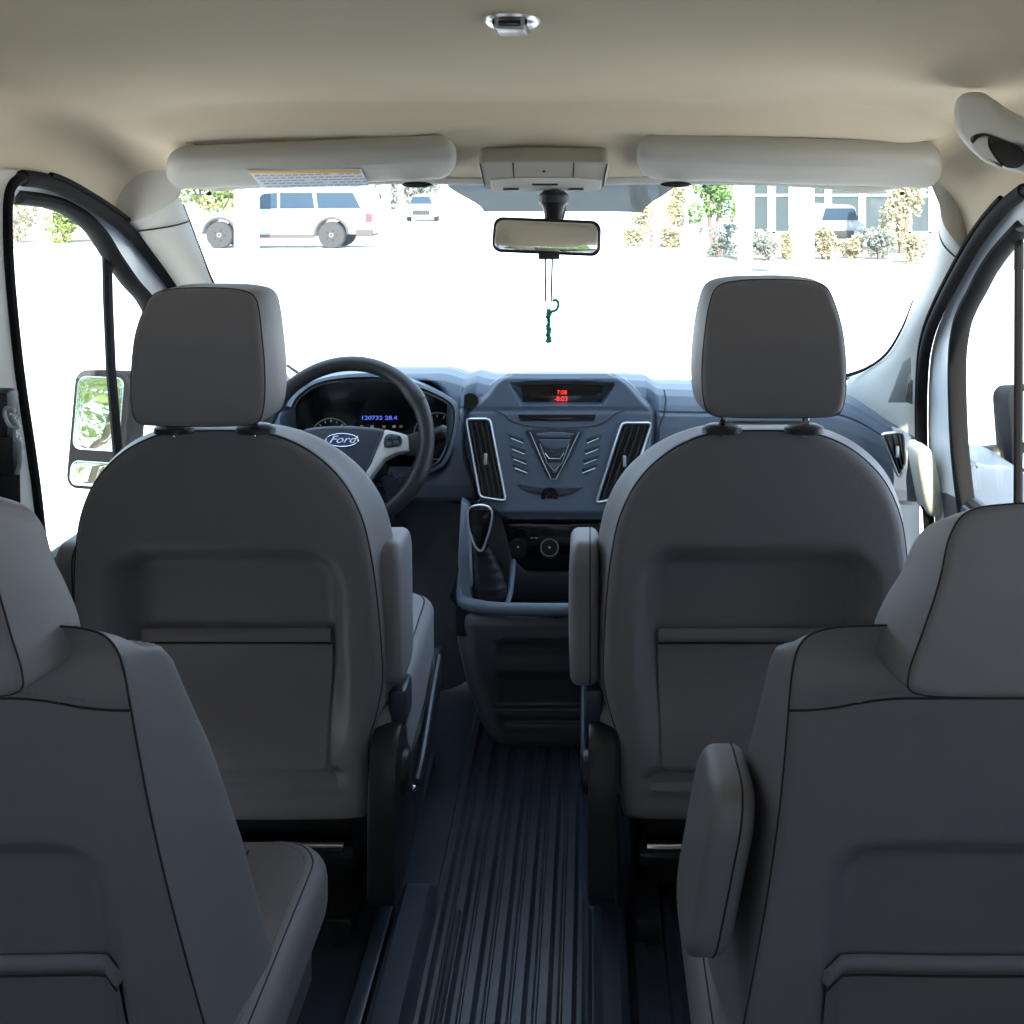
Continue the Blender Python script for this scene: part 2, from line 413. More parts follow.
# front doors
def door(name, x, outer, inner, rear, frame_rear):
    """outer: body seal line; inner: window seal line; rear: rear seal line"""
    s = 1 if x > 0 else -1
    r = root(name, (x, 2.2, .05), kind='structure')
    full = catmull(outer, 5, False)
    obj('body_seal', MB().tube(full, .014, 10, ry=.012), 'seal', r)
    obj('seal_lip', MB().tube([p+Vector((-s*.006, .018, .010)) for p in full[4:-8]], .005, 8), 'seal', r)
    inn = catmull(inner, 5, False)
    obj('door_frame', MB().grid(strip([o_+Vector((s*.014, 0, 0)) for o_ in catmull(outer[:len(inner)], 5, False)], inn, 4)), 'paint', r)
    obj('window_seal', MB().tube(inn, .013, 10, ry=.02), 'seal', r)
    return r
innL = [WX(15, 197, -.965), WX(40, 200, -.965), WX(62, 206, -.965), WX(82, 218, -.965), WX(98, 234, -.965), WX(113, 258, -.965), WX(130, 282, -.965), WX(150, 308, -.965), Vector((-.965, 2.66, .78)), Vector((-.965, 2.67, .60))]
d1 = door('door_1', -.965, Lseal[:10]+Lseal[10:], innL, None, None)
obj('rear_seal', MB().tube(catmull([Lseal[0]]+Lsealr[1:], 5, False), .009, 8, ry=.012), 'seal', d1)
obj('window_divider', MB().tube([WX(106.5, 228, -.975), WX(108, 300, -.975), WX(111, 370, -.975), WX(117, 445, -.975), WX(122, 500, -.975)], .014, 8, ry=.009, up=(0, 1, 0)), 'seal', d1)
obj('glass_pane', MB().prism([(-.985, 1.80, .55), (-.985, 2.72, .55), (-.985, 2.72, .80), (-.985, 2.44, 1.03), (-.985, 2.25, 1.19), (-.985, 1.80, 1.23)], (-.004, 0, 0)), 'glass', d1, smooth=False)
obj('door_panel', MB().box((-.965, 2.27, .27), (.03, .44, .24), bev=.01), 'dashlo', d1)
obj('window_sill', MB().tube([(-.965, 1.85, .53), (-.965, 2.70, .53)], .018, 8), 'black', d1)
innR = [WX(1024, 226, .775), WX(1002, 250, .775), WX(988, 270, .775), WX(977, 291, .775), WX(968, 308, .775), WX(961, 328, .775), WX(957, 365, .775), WX(959, 440, .775), WX(966, 506, .775), WX(975, 560, .775)]
d2 = door('door_2', .775, Rseal, innR, None, None)
obj('window_divider', MB().tube([WX(1019, 225, .78), WX(1018.5, 350, .78), WX(1018, 530, .78)], .011, 8, ry=.008, up=(0, 1, 0)), 'seal', d2)
obj('glass_pane', MB().prism([(.80, 1.7, .52), (.80, 2.45, .52), (.80, 2.45, .80), (.80, 2.38, .98), (.80, 2.10, 1.16), (.80, 1.7, 1.22)], (.004, 0, 0)), 'glass', d2, smooth=False)
obj('door_panel', MB().box((.79, 2.10, .29), (.03, .40, .26), bev=.01), 'dashlo', d2)
obj('rear_seal', MB().tube(catmull([Rseal[0]]+Rr, 5, False), .009, 8), 'seal', d2)
obj('window_sill', MB().tube([(.785, 1.66, .545), (.785, 2.42, .545)], .018, 8), 'black', d2)

# bonnet and front body beyond the dashboard
bn = []
for i in range(13):
    xx = lerp(-.98, .78, i/12); k = 1-((xx-XC)/.9)**2
    bn.append([Vector((xx, y, z+.03*k)) for y, z in ((2.98, .60), (3.2, .55), (3.5, .42), (3.62, .25), (3.64, 0), (3.62, -.35))])
struct('bonnet', MB().grid(bn), 'paint')
for s_, x_ in ((1, XL-.03), (2, XR+.03)):
    struct('fender_%d' % s_, MB().prism([(x_, 2.72, .55), (x_, 3.0, .6), (x_, 3.5, .4), (x_, 3.6, 0), (x_, 3.4, -.2), (x_, 2.72, -.2)], (.02, 0, 0)), 'paint', smooth=False)

# ------------------------------------------------------------------ SEATS
def seam(rings, k, r=.0016, sub=None):
    return MB().tube(rings[k] if sub is None else sub, r, 5, closed=sub is None)
def rb_sdf(x, z, cx, cz, hx, hz, r):
    dx = abs(x-cx)-hx+r; dz = abs(z-cz)-hz+r
    return min(max(dx, dz), 0)+math.hypot(max(dx, 0), max(dz, 0))-r

FRONT_HALF = [(0, .833), (.06, .831), (.105, .820), (.15, .794), (.19, .752), (.217, .695), (.230, .63), (.237, .56), (.241, .48), (.241, .42), (.230, .365), (.216, .315), (.215, .26), (.213, .20), (.19, .183), (.08, .180), (0, .180)]
def front_seat(cx, arm, label, outer_arm, hz=0, hs=1, hdx=0):
    y0 = 1.74
    rt = root('front_seat', (cx, 2.0, .0), label, 'seat', 'front seats')
    out = sym(FRONT_HALF, 6)
    def warp(v):
        k = interp([(.18, 1.1), (.45, 1.15), (.7, .9), (.84, .62)], v.z)
        rec = (.83-v.z)*.16+.05*sm(.70, .86, v.z)*0
        return Vector((cx+v.x*(1+.10*sm(0, .13, v.y)), y0+v.y*k+rec, v.z))
    def disp(x, z):
        s = rb_sdf(x, z, 0, .43, .193, .222, .075)
        d = .056*(1-sm(-.050, 0, s))
        d *= sm(.26, .46, z)
        d += .010*(1-sm(.006, .016, abs(z-.258)))*(1-sm(.15, .19, abs(x)))   # crease above the hem
        d += .004*(1-sm(.004, .010, abs(z-.222)))*(1-sm(.15, .19, abs(x)))
        return d
    mb, rings = pillow(out, .14, .020, .05, warp, disp=disp, nin=34, nc=8, side=5, rby=.016)
    back = obj('backrest', mb, 'fabric', rt)
    obj('seam', seam(rings, 34+6, .0013), 'seam', back)
    # map pocket
    def onback(x, z, off): 
        v = warp(Vector((x, disp(x, z)-off, z))); return v
    rows = []
    for j in range(13):
        z = lerp(.472, .280, j/12)
        hw_ = .148
        rows.append([onback(lerp(-hw_, hw_, i/16), z, .006*math.sin(math.pi*min(1, max(0, .1+.8*i/16)))+.004*(1-j/12)) for i in range(17)])
    pk = obj('pocket', MB().grid(rows), 'fabric', back)
    lipt = [onback(lerp(-.148, .148, i/16), .481, .007) for i in range(17)]
    obj('pocket_hem', MB().tube(lipt, .0115, 10, ry=.006, up=(0, 0, 1)), 'fabric', pk)
    obj('pocket_seam', MB().tube([p+Vector((0, -.001, -.013)) for p in lipt], .0018, 5), 'seam', pk)
    # headrest
    hb = [(a*hs, b+hz) for a, b in ((0, 1.056), (.05, 1.054), (.078, 1.045), (.090, 1.02), (.098, .98), (.102, .93), (.100, .887), (.090, .866), (.06, .862), (0, .861))]
    def hw2(v): return Vector((cx+hdx+v.x*(1+.09*sm(.0, .05, v.y)), 1.632+v.y+.02*(1.05-v.z)*-1+.05*sm(.98, 1.06, v.z)*.4, v.z))
    mb, rings = pillow(sym(hb, 5), .125, .012, .035, hw2, bulb=.004, nin=8, rby=.010)
    hr = obj('headrest', mb, 'fabric', rt)
    obj('seam', seam(rings, 8+6, .0011), 'seam', hr)
    for sx in (-.062, .062):
        obj('headrest_post', MB().tube([(cx+sx, 1.70, .90), (cx+sx, 1.765, .80)], .006, 10), 'chrome', rt)
        mt = Matrix.Translation((cx+sx, 1.742, .836))
        obj('post_guide', MB().lathe([(.028, -.006), (.027, .002), (.020, .006), (.010, .008)], 20, mt @ Matrix.Diagonal((1.1, .8, 1, 1))), 'black', rt)
    obj('post_bar', MB().tube([(cx-.062, 1.70, .853), (cx+.062, 1.70, .853)], .003, 8), 'chrome', rt)
    # folded armrests
    for s_ in ((arm,) if not outer_arm else (arm, -arm)):
        ax = cx+s_*.257-.013*(s_ == arm)
        o2 = rrect(.068, .120, .035, 6, 0, .515)
        def aw(v, ax=ax, s_=s_): return Vector((ax+s_*(v.y-.022), 1.875+v.x+.10*(.66-v.z), v.z+.0))
        mb, rings = pillow(o2, .046, .014, .014, aw, bulb=.003, bulf=.003, nin=6)
        a_ = obj('armrest', mb, 'fabric', rt)
        obj('seam', seam(rings, 6+7, .0012), 'seam', a_)
    # cushion: outline in plan (x, y), depth downwards
    co_ = [Vector((a, b)) for a, b in rrect(.262, .24, .07, 7, 0, 2.08)]
    def cw(v): return Vector((cx+v.x, v.z, .355-v.y-.02*((v.x/.25)**2 < .3)*0+.03*sm(2.0, 2.3, v.z)+.012*sm(.12, .24, abs(v.x))))
    mb, rings = pillow(co_, .15, .03, .02, cw, nin=10)
    cu = obj('seat_cushion', mb, 'fabric', rt); obj('seam', seam(rings, 10+2, .0016), 'seam', cu)
    # pedestal, side shields, slide rails
    base = MB().box((cx, 2.10, .13), (.17, .17, .10), bev=.01)
    obj('pedestal', base, 'black', rt)
    for s_ in (-1, 1):
        x_ = cx+s_*.243
        pts = [(1.80, .075), (1.785, .15), (1.79, .25), (1.815, .315), (1.86, .335), (1.90, .32), (1.93, .27), (2.0, .23), (2.2, .24), (2.33, .27), (2.36, .24), (2.32, .17), (2.1, .10), (1.97, .07)]
        pp = catmull([Vector((x_-.022, a, b)) for a, b in pts], 3)
        sh = obj('side_shield', MB().prism(pp, (.044, 0, 0), .006), 'black', rt)
        obj('recliner_cover', MB().lathe([(.035, 0), (.034, .008), (.026, .012)], 24, Matrix.Translation((x_+s_*.022, 1.87, .25)) @ Matrix.Rotation(s_*math.pi/2, 4, 'Y')), 'black', sh)
        if s_ == arm:
            hnd = catmull([Vector((x_+s_*.03, a, b)) for a, b in ((1.95, .19), (2.02, .20), (2.14, .25), (2.24, .285))], 4, False)
            obj('recline_handle', MB().tube(hnd, .010, 8, ry=.006), 'rail', sh)
            obj('bolt', MB().sphere((x_+s_*.026, 1.945, .185), .006, 6), 'chrome', sh)
            obj('buckle_stalk', MB().box((x_+s_*.012, 1.90, .355), (.014, .035, .03), bev=.006), 'rail', rt)
        obj('slide_rail', MB().box((cx+s_*.17, 2.08, .022), (.02, .26, .020), bev=.004), 'black', rt)
    obj('cross_bar', MB().tube([(cx-.17, 1.86, .135), (cx+.17, 1.86, .135)], .007, 10), 'chrome', rt)
    obj('rear_crossmember', MB().tube([(cx-.18, 1.90, .10), (cx+.18, 1.90, .10)], .018, 10), 'black', rt)
    return rt
front_seat(-.568, 1, 'grey driver seat with headrest and folded armrests behind the steering wheel', True, 0, .93, .010)
front_seat(.262, -1, 'grey front passenger seat right of the centre console', False, .012, 1)

MID_HALF = [(0, .812), (.08, .812), (.15, .811), (.196, .808), (.219, .795), (.227, .76), (.228, .68), (.230, .60), (.236, .50), (.245, .40), (.255, .30), (.258, .24), (.245, .21), (.15, .20), (0, .20)]
def mid_seat(cx, arm, label, sc_=1.0, hx=0):
    y0 = 1.03
    rt = root('rear_seat', (cx, 1.35, 0), label, 'seat', 'second row seats')
    out = sym(MID_HALF, 6)
    def warp(v):
        k = interp([(.2, 1.15), (.45, 1.1), (.6, .95), (.72, .70), (.80, .32), (.82, .26)], v.z)
        rec = (.80-v.z)*.33
        fl = 1+.06*sm(0, .17, v.y)*sm(.8, .5, v.z)
        return Vector((cx+v.x*sc_*fl, y0+v.y*k+rec, v.z-.5*v.y*k*sm(.74, .81, v.z)))
    def disp(x, z):
        s = rb_sdf(x, z, 0, .38, .187, .195, .06)
        d = .034*(1-sm(-.045, 0, s))
        d += -.006*math.exp(-((z-.735)/.03)**2)+.004*(1-sm(.003, .008, abs(z-.733)))*(1-sm(.20, .215, abs(x)))
        d += .02*sm(.735, .82, z)
        return d
    mb, rings = pillow(out, .19, .016, .05, warp, disp=disp, nin=34, nc=8, side=6, rby=.010)
    back = obj('backrest', mb, 'fabric', rt)
    obj('seam', seam(rings, 34+6, .0011), 'seam', back)
    def onback(x, z, off): return warp(Vector((x, disp(x, z)-off, z)))
    zz = [(lerp(-.229, .229, i/30)) for i in range(31)]
    obj('shoulder_seam', MB().tube([onback(a, .734-.012*sm(.12, .22, abs(a)), .0008) for a in zz], .0011, 5), 'seam', back)
    for k, off in ((0, .0012),):
        st = MB()
        for i in range(60):
            a = lerp(-.205, .205, i/60); b = a+.0045
            st.tube([onback(a, .741-.012*sm(.12, .22, abs(a)), .0006), onback(b, .741-.012*sm(.12, .22, abs(b)), .0006)], .0006, 4)
        obj('stitching', st, 'stitch', back)
    rows = []
    for j in range(13):
        z = lerp(.392, .235, j/12)
        rows.append([onback(lerp(-.168, .168, i/16), z, .005*math.sin(math.pi*(.1+.8*i/16))+.004*(1-j/12)) for i in range(17)])
    pk = obj('pocket', MB().grid(rows), 'fabric', back)
    lipt = [onback(lerp(-.170, .170, i/16), .398-.004*math.sin(math.pi*i/16), .006) for i in range(17)]
    obj('pocket_hem', MB().tube(lipt, .0085, 10, ry=.006, up=(0, 0, 1)), 'fabric', pk)
    obj('pocket_seam', MB().tube([p+Vector((0, -.002, -.012)) for p in lipt], .0013, 5), 'seam', pk)
    # headrest, wide at its foot
    hb = [(0, .932), (.05, .931), (.085, .925), (.103, .905), (.115, .87), (.132, .82), (.142, .79), (.138, .774), (.10, .770), (0, .770)]
    def hw2(v): return Vector((cx+hx+v.x*(1+.06*sm(.0, .06, v.y)), .965+v.y+.02*sm(.85, .94, v.z), v.z+hx*.6*sm(.78, .9, v.z)-.42*v.y*sm(.80, .93, v.z)))
    mb, rings = pillow(sym(hb, 5), .13, .010, .045, hw2, bulb=.002, nin=8, rby=.008)
    hr = obj('headrest', mb, 'fabric', rt)
    obj('seam', seam(rings, 8+5, .0010), 'seam', hr)
    obj('stitching', dashed([p.lerp(q, .5) for p, q in zip(rings[8+3], rings[8+4])]), 'stitch', hr)
    for sx in (-.092, .092):
        obj('headrest_post', MB().tube([(cx+sx, 1.05, .80), (cx+sx, 1.09, .70)], .006, 10), 'chrome', rt)
        obj('post_guide', MB().lathe([(.024, -.012), (.023, -.002), (.016, .002)], 20, Matrix.Translation((cx+sx, 1.035, .775)) @ Matrix.Diagonal((1.1, .9, 1, 1))), 'black', rt)
    if arm:
        o2 = rrect(.075, .105, .045, 6, 0, .500)
        def aw(v): return Vector((cx+arm*(.255+v.y-.02+(.66-v.z)*.13), 1.175+v.x+.28*(.66-v.z), v.z))
        mb, rings = pillow(o2, .046, .016, .014, aw, bulb=.004, bulf=.004, nin=6)
        a_ = obj('armrest', mb, 'fabric', rt); obj('seam', seam(rings, 6+7, .0012), 'seam', a_)
    co_ = [Vector((a, b)) for a, b in rrect(.292, .24, .08, 7, 0, 1.40)]
    def cw(v): return Vector((cx+v.x, v.z, .275-v.y+.010*sm(.14, .26, abs(v.x))))
    mb, rings = pillow(co_, .11, .03, .05, cw, nin=10)
    cu = obj('seat_cushion', mb, 'fabric', rt); obj('seam', seam(rings, 10+2, .0011), 'seam', cu)
    obj('stitching', dashed([p.lerp(q, .5) for p, q in zip(rings[10], rings[11])]), 'stitch', cu)
    for sx in (-.175, .175):
        obj('cushion_seam', MB().tube([cw(Vector((sx, -.0005, lerp(1.2, 1.60, i/12)))) for i in range(13)], .0016, 5), 'seam', cu)
    obj('pedestal', MB().box((cx, 1.40, .07), (.20, .16, .06), bev=.01), 'black', rt)
    for s_ in (-1, 1):
        obj('slide_rail', MB().box((cx+s_*.19, 1.36, .018), (.02, .24, .015), bev=.004), 'black', rt)
        obj('side_shield', MB().box((cx+s_*.262, 1.38, .19), (.018, .16, .055), bev=.012), 'dashlo', rt)
    return rt
def dashed(ring, on=.0045, gap=.004, r=.0006):
    mb = MB(); n = len(ring)
    for i in range(n):
        a = ring[i]; b = ring[(i+1) % n]; L = (b-a).length
        if L < 1e-6: continue
        k = 0.0
        while k+on < L:
            mb.tube([a.lerp(b, k/L), a.lerp(b, (k+on)/L)], r, 4); k += on+gap
    if not mb.v: mb.tube([ring[0], ring[1]], r, 4)
    return mb
mid_seat(-.65, 0, 'grey second-row seat in the left foreground without an armrest', 1.0, .03)
mid_seat(.410, -1, 'grey second-row seat in the right foreground with a folded inner armrest')

# floor rails / raised covers beside the aisle
def rail_cover(x0, x1, y0, y1, h, label):
    pts = [(x0, 0), (x0+.006, h*.8), (x0+.014, h), (x1-.014, h), (x1-.006, h*.8), (x1, 0)]
    rows = []
    for y, k in ((y0, 1), (y1-.03, 1), (y1-.008, .85), (y1, .05)):
        rows.append([Vector((a, y, max(.001, b*k))) for a, b in pts])
    mb = MB().grid(rows, cv=True); o = len(mb.f)
    mb.f.append(tuple(range(6))); mb.f.append(tuple(len(rows)*6-6+k for k in range(6)))
    return tag(obj('rail_cover', mb, 'rail'), label, 'rail cover', 'raised seat rail covers on the floor')
rail_cover(-.318, -.252, 1.0, 1.93, .045, 'dark raised rail cover on the floor left of the aisle')
rail_cover(.005, .058, 1.0, 1.93, .045, 'dark raised rail cover on the floor right of the aisle')
tag(obj('floor_track', MB().box((-.335, 2.0, .012), (.012, .40, .010), bev=.003), 'rail'), 'narrow floor track beneath the inner edge of the driver seat', 'floor track', 'floor tracks')
for sx in (-.218, -.004):
    tag(obj('floor_rib', MB().tube([(sx, 1.0, .004), (sx, 1.895, .004)], .009, 10, ry=.007), 'rail'),
        'raised round-ended rib on the aisle floor, %s one' % ('left' if sx < -.1 else 'right'), 'floor rib', 'round-ended ribs in the aisle')

# ------------------------------------------------------------------ DASHBOARD
dash = root('dashboard', (XC, 2.75, .40), 'slate blue dashboard with centre stack and instrument cluster under the windshield', 'dashboard')
def clus(x, z): return rb_sdf(x, z, -.505, .650, .192, .112, .07)
prof = [(3.00, .70), (2.90, .715), (2.80, .728), (2.72, .735), (2.66, .732), (2.63, .722), (2.612, .705), (2.604, .694), (2.606, .690), (2.598, .684), (2.592, .66), (2.588, .62), (2.590, .57), (2.592, .53), (2.60, .50), (2.615, .488), (2.65, .482), (2.70, .475), (2.76, .44), (2.79, .36), (2.80, .22), (2.81, .02)]
pd = []
for (a, b), (c, d) in zip(prof, prof[1:]):
    for k in range(9): pd.append((lerp(a, c, k/9), lerp(b, d, k/9)))
pd.append(prof[-1])
rows = []
NX = 340
for i in range(NX+1):
    x = lerp(-.93, .735, i/NX); r = []
    kend = sm(.50, .735, x)
    hood = 1-sm(.12, .26, abs(x+.475))
    for (y, z) in pd:
        zz = z; yy = y
        if z > .47:
            zz -= .085*kend**1.6*sm(.5, .73, z)
            zz += .038*hood*sm(.66, .73, z)*sm(3.0, 2.8, y)
            zz += .010*(1-sm(.05, .35, abs(x+.07)))*sm(.66, .73, z)
            yy -= .035*sm(.60, .735, x)*sm(2.75, 2.6, y)
            s = clus(x, zz)
            if y < 2.80: yy += .10*(1-sm(.20, .225, abs(x+.067)+.03*sm(.62, .5, z)))*sm(.48, .52, z)
            if y < 2.75: yy += .085*(1-sm(-.03, .004, s))
        r.append(Vector((x, yy, zz)))
    rows.append(r)
obj('dash_body', MB().grid(rows), 'dash', dash)
# end cap by the right door
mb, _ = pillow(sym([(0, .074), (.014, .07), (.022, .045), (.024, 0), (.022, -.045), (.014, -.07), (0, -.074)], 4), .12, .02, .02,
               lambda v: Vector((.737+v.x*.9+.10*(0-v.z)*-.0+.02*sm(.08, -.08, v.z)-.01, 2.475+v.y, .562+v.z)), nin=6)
e_ = obj('end_cap', mb, 'capsunlit', dash); e_['label'] = 'rounded cap at the right end, sunlight painted in as cream'

def sd(py): return 2.63-(py-380)/140*.085          # depth of the centre stack face
def SP(px, py, off=0): return P(px, py, sd(py)-off)
Lc = [(374, 510), (377, 501), (384, 492), (395, 484), (404, 474), (411, 465), (425, 463), (450, 466), (480, 475), (500, 482), (512, 492), (519, 506)]
Rc = [(374, 612), (377, 621), (384, 631), (395, 641), (404, 649), (411, 657), (425, 658), (450, 654), (480, 646), (500, 640), (512, 629), (519, 614)]
rows = []
NV = 90; NU = 100
for j in range(NV+1):
    py = lerp(374, 519, j/NV); l = interp(Lc, py); r = interp(Rc, py); row = []
    row.append(P(l-1, py, sd(py)+.12)); row.append(P(l-.5, py, sd(py)+.02))
    for i in range(NU+1):
        px = lerp(l, r, i/NU)
        e = min(px-l, r-px); off = .012*(1-sm(0, 9, e))**2
        off += .012*(1-sm(374, 379, py))+.015*sm(511, 519, py)
        top = 380+ .0011*(px-561)**2*.9
        s = max(top-py, py-406, (507+(py-380)*.55)-px, px-(619-(py-380)*.62))
        off += .034*(1-sm(-5, 0, s))
        off += .003*sm(406, 411, py)*(1-sm(411, 414, py))
        row.append(P(px, py, sd(py)+off))
    row.append(P(r+.5, py, sd(py)+.02)); row.append(P(r+1, py, sd(py)+.12))
    rows.append(row)
mb = MB().grid(rows)
mb.grid([[P(lerp(512, 608, i/10), 374, d) for i in range(11)] for d in (sd(374)+.012, 2.78)])
stack = obj('centre_stack', mb, 'stack', dash)
def plate(name, pts, m, parent, off=.0, t=.004, bev=.0008, dep=None, label=None):
    q = [(P(a, b, dep-off) if dep else SP(a, b, off)) for a, b in pts]
    o = obj(name, MB().prism(q, (0, t, 0), bev), m, parent)
    if label: o['label'] = label
    return o
dsp = plate('display', [(521, 384), (540, 381.5), (561, 380.5), (582, 381.5), (604, 384), (600, 404), (524, 404)], 'gloss', stack, off=-.030, t=.006)
t_ = text_mb('7:08', .0135, Matrix.Translation(P(562, 392.5, sd(392)+.0285)) @ FACE); obj('clock_digits', t_, 'red', dsp)
t_ = text_mb('-8:03', .0155, Matrix.Translation(P(561, 399, sd(399)+.0285)) @ FACE); obj('clock_digits', t_, 'red', dsp)
plate('disc_slot', [(518, 414.5), (596, 414.5), (594, 421), (520, 421)], 'gloss', stack, off=.0015, t=.01)
def line(pts, r, m, parent, off=.001, name='trim_line', closed=False):
    return obj(name, MB().tube([SP(a, b, off) for a, b in pts], r, 6, closed=closed), m, parent)
line(catmull([Vector(p) for p in ((493, 410), (503, 414), (512, 421), (530, 426), (560, 428), (592, 426), (606, 421), (615, 414), (625, 410))], 4, False), .0011, 'seam', stack, name='panel_seam')
# V shaped control pad
pad = plate('control_pad', catmull([Vector(p) for p in ((527, 430), (560, 428.5), (582, 430), (580, 438), (570, 458), (560, 474), (553, 480), (546, 474), (538, 458), (529, 438))], 3), 'button', stack, off=.003, t=.008)
line([(530, 432), (543, 462), (551, 479), (556, 479), (565, 462), (579, 432)], .0011, 'silver', pad, .006)
plate('screen_button', [(536, 434), (548, 432.5), (563, 432.5), (574, 434), (571, 437.5), (539, 437.5)], 'stack', pad, off=.006)
plate('menu_button', [(539, 439.5), (571, 439.5), (567, 447), (558, 449), (549, 449), (543, 447)], 'stack', pad, off=.007)
plate('select_button', [(544, 449.5), (552, 451), (560, 451), (566, 449.5), (561, 459), (548, 459)], 'button', pad, off=.007)
line([(545, 453), (549, 458.5), (560, 458.5), (564, 453)], .0010, 'silver', pad, .008)
plate('arrow_button', [(549, 463), (560, 463), (556.5, 473), (553, 473)], 'stack', pad, off=.006)
line([(540, 444), (547, 463), (554.5, 471), (562, 463), (569, 444)], .0007, 'silver', pad, .007)
for k, yy in enumerate((434, 445, 455, 464)):
    for s_ in (-1, 1):
        cx_ = lambda a: 555+s_*a
        w0, w1 = 47-k*1.2, 30-k*1.5+1
        pts = [(cx_(w0), yy), (cx_(w1), yy+5), (cx_(w1+1), yy+8.5), (cx_(w0-3), yy+3.5)]
        if s_ > 0: pts = pts[::-1]
        plate('button', pts, 'button', stack, off=.003, t=.005)
        line([(cx_(w0-3), yy+4.2), (cx_(w1+1), yy+9.2)] , .0009 if k < 3 else .0013, 'silver', stack, .003, name='button_edge')
# hazard strip
hz = plate('hazard_panel', catmull([Vector(p) for p in ((517, 484), (535, 487), (560, 488), (580, 487), (583, 487), (572, 494), (558, 497), (540, 495), (525, 491))], 3), 'button', stack, off=.002, t=.006)
obj('hazard_button', MB().lathe([(.019, 0), (.0185, -.006), (.015, -.009)], 28, Matrix.Translation(SP(549.5, 496, .002)) @ Matrix.Rotation(-math.pi/2, 4, 'X') @ Matrix.Scale(-1, 4, (0, 0, 1))), 'gloss', hz)
tri = [SP(549.5+8*.55*math.sin(a)*1.1, 496.5-8*.55*math.cos(a), .012) for a in (0, 2*math.pi/3, 4*math.pi/3)]
obj('hazard_symbol', MB().tube(tri, .0011, 6, closed=True), 'dimred', hz)

def vent(pts, slats, name='air_vent', dep=None, tilt=0):
    """pts: tl, tr, br, bl"""
    q = lambda p, o: (P(p[0], p[1], dep-o) if dep else SP(p[0], p[1], o))
    rnd = []
    n_ = len(pts)
    for i in range(n_):
        a = Vector(pts[i-1]); b = Vector(pts[i]); c = Vector(pts[(i+1) % n_])
        for t in (.0, .5, 1):
            p1 = b.lerp(a, min(.5, 4/(a-b).length)); p2 = b.lerp(c, min(.5, 4/(c-b).length))
            rnd.append((p1.lerp(b, t)).lerp(b.lerp(p2, t), t))
    v = obj(name, MB().prism([q(p, .003) for p in rnd], (0, .004, 0)), 'gloss', dash)
    obj('vent_frame', MB().tube([q(p, .006) for p in rnd], .0034, 8, closed=True, ry=.006), 'silver', v)
    tl, tr, br, bl_ = [Vector(p) for p in pts]
    for k in range(slats):
        t = (k+.8)/(slats+.6)
        a = tl.lerp(tr, t); b = bl_.lerp(br, t)
        obj('vent_slat', MB().tube([q(a.lerp(b, .04), .006), q(a.lerp(b, .96), .006)], .0018, 6, ry=.006), 'button', v)
    c = (tl+tr+br+bl_)/4
    obj('vent_tab', MB().box(q(c, .012), (.0035, .004, .012), bev=.001), 'satin', v)
    return v
vent([(466, 419), (490, 419), (506, 501), (480, 497)], 4)
vent([(622, 423), (652, 423), (628, 496), (596, 503)], 4)
vent([(881, 434), (903, 432), (906, 462), (899, 478)], 3, dep=2.495)
# round sensor knob left of the stack
obj('sensor_knob', MB().lathe([(.019, 0), (.018, -.012), (.012, -.016)], 24, Matrix.Translation(P(470, 401, 2.62)) @ Matrix.Rotation(-math.pi/2-.5, 4, 'X') @ Matrix.Scale(-1, 4, (0, 0, 1))), 'gloss', dash)
# seams on the dash pad
obj('pad_seam', MB().tube([P(664, 390, 2.64), P(666, 400, 2.615), P(664, 415, 2.598), P(657, 432, 2.588)], .0016, 5), 'seam', dash)
obj('pad_seam', MB().tube([P(463, 388, 2.63), P(460, 398, 2.612), P(459, 412, 2.598), P(460, 420, 2.59)], .0014, 5), 'seam', dash)

# instrument cluster
co2 = catmull([Vector(p) for p in ((294, 408), (304, 394), (322, 384), (352, 380), (388, 381), (420, 390), (446, 402), (452, 414), (449, 436), (442, 456), (430, 466), (380, 480), (310, 476), (288, 440))], 5)
cl = obj('instrument_cluster', MB().prism([P(p.x, p.y, 2.655) for p in co2], (0, .01, 0)), 'gloss', dash)
obj('cluster_bezel', MB().tube([P(p.x, p.y, 2.648) for p in co2[:60]], .0022, 6), 'satin', cl)
hd = []
for p in co2[:66]:
    c_ = Vector((372, 430)); o_ = (p-c_).normalized()
    hd.append([P(p.x, p.y, 2.66), P(p.x+o_.x*1, p.y+o_.y*1, 2.60), P(p.x+o_.x*3, p.y+o_.y*3.0, 2.565), P(p.x+o_.x*6, p.y+o_.y*6.5, 2.57), P(p.x+o_.x*9, p.y+o_.y*9, 2.64)])
obj('cluster_hood', MB().grid([r_[2:] for r_ in hd]), 'dash', cl)
obj('hood_lining', MB().grid([r_[:3] for r_ in hd]), 'black', cl)
for gx, gy, rr in ((331, 438, 22), (437, 436, 26)):
    gm = Matrix.Translation(P(gx, gy, 2.65))
    gg = obj('gauge', MB().tube([P(gx+rr*math.cos(a)*.9, gy+rr*math.sin(a)*.9, 2.648) for a in [k*math.pi/12 for k in range(24)]], .0012, 5, closed=True), 'satin', cl)
    tk = MB()
    for k in range(13):
        a = math.radians(150+k*20); tk.tube([P(gx+rr*.72*math.cos(a), gy+rr*.72*math.sin(a), 2.648), P(gx+rr*.83*math.cos(a), gy+rr*.83*math.sin(a), 2.648)], .0009, 4)
    obj('tick_marks', tk, 'white', gg)
    obj('needle', MB().tube([P(gx, gy, 2.645), P(gx-rr*.6, gy-rr*.35, 2.645)], .0012, 5), 'dimred', gg)
lc = obj('info_screen', MB().prism([P(355, 410, 2.652), P(404, 410, 2.652), P(404, 431, 2.652), P(355, 431, 2.652)], (0, .003, 0)), 'gloss', cl)
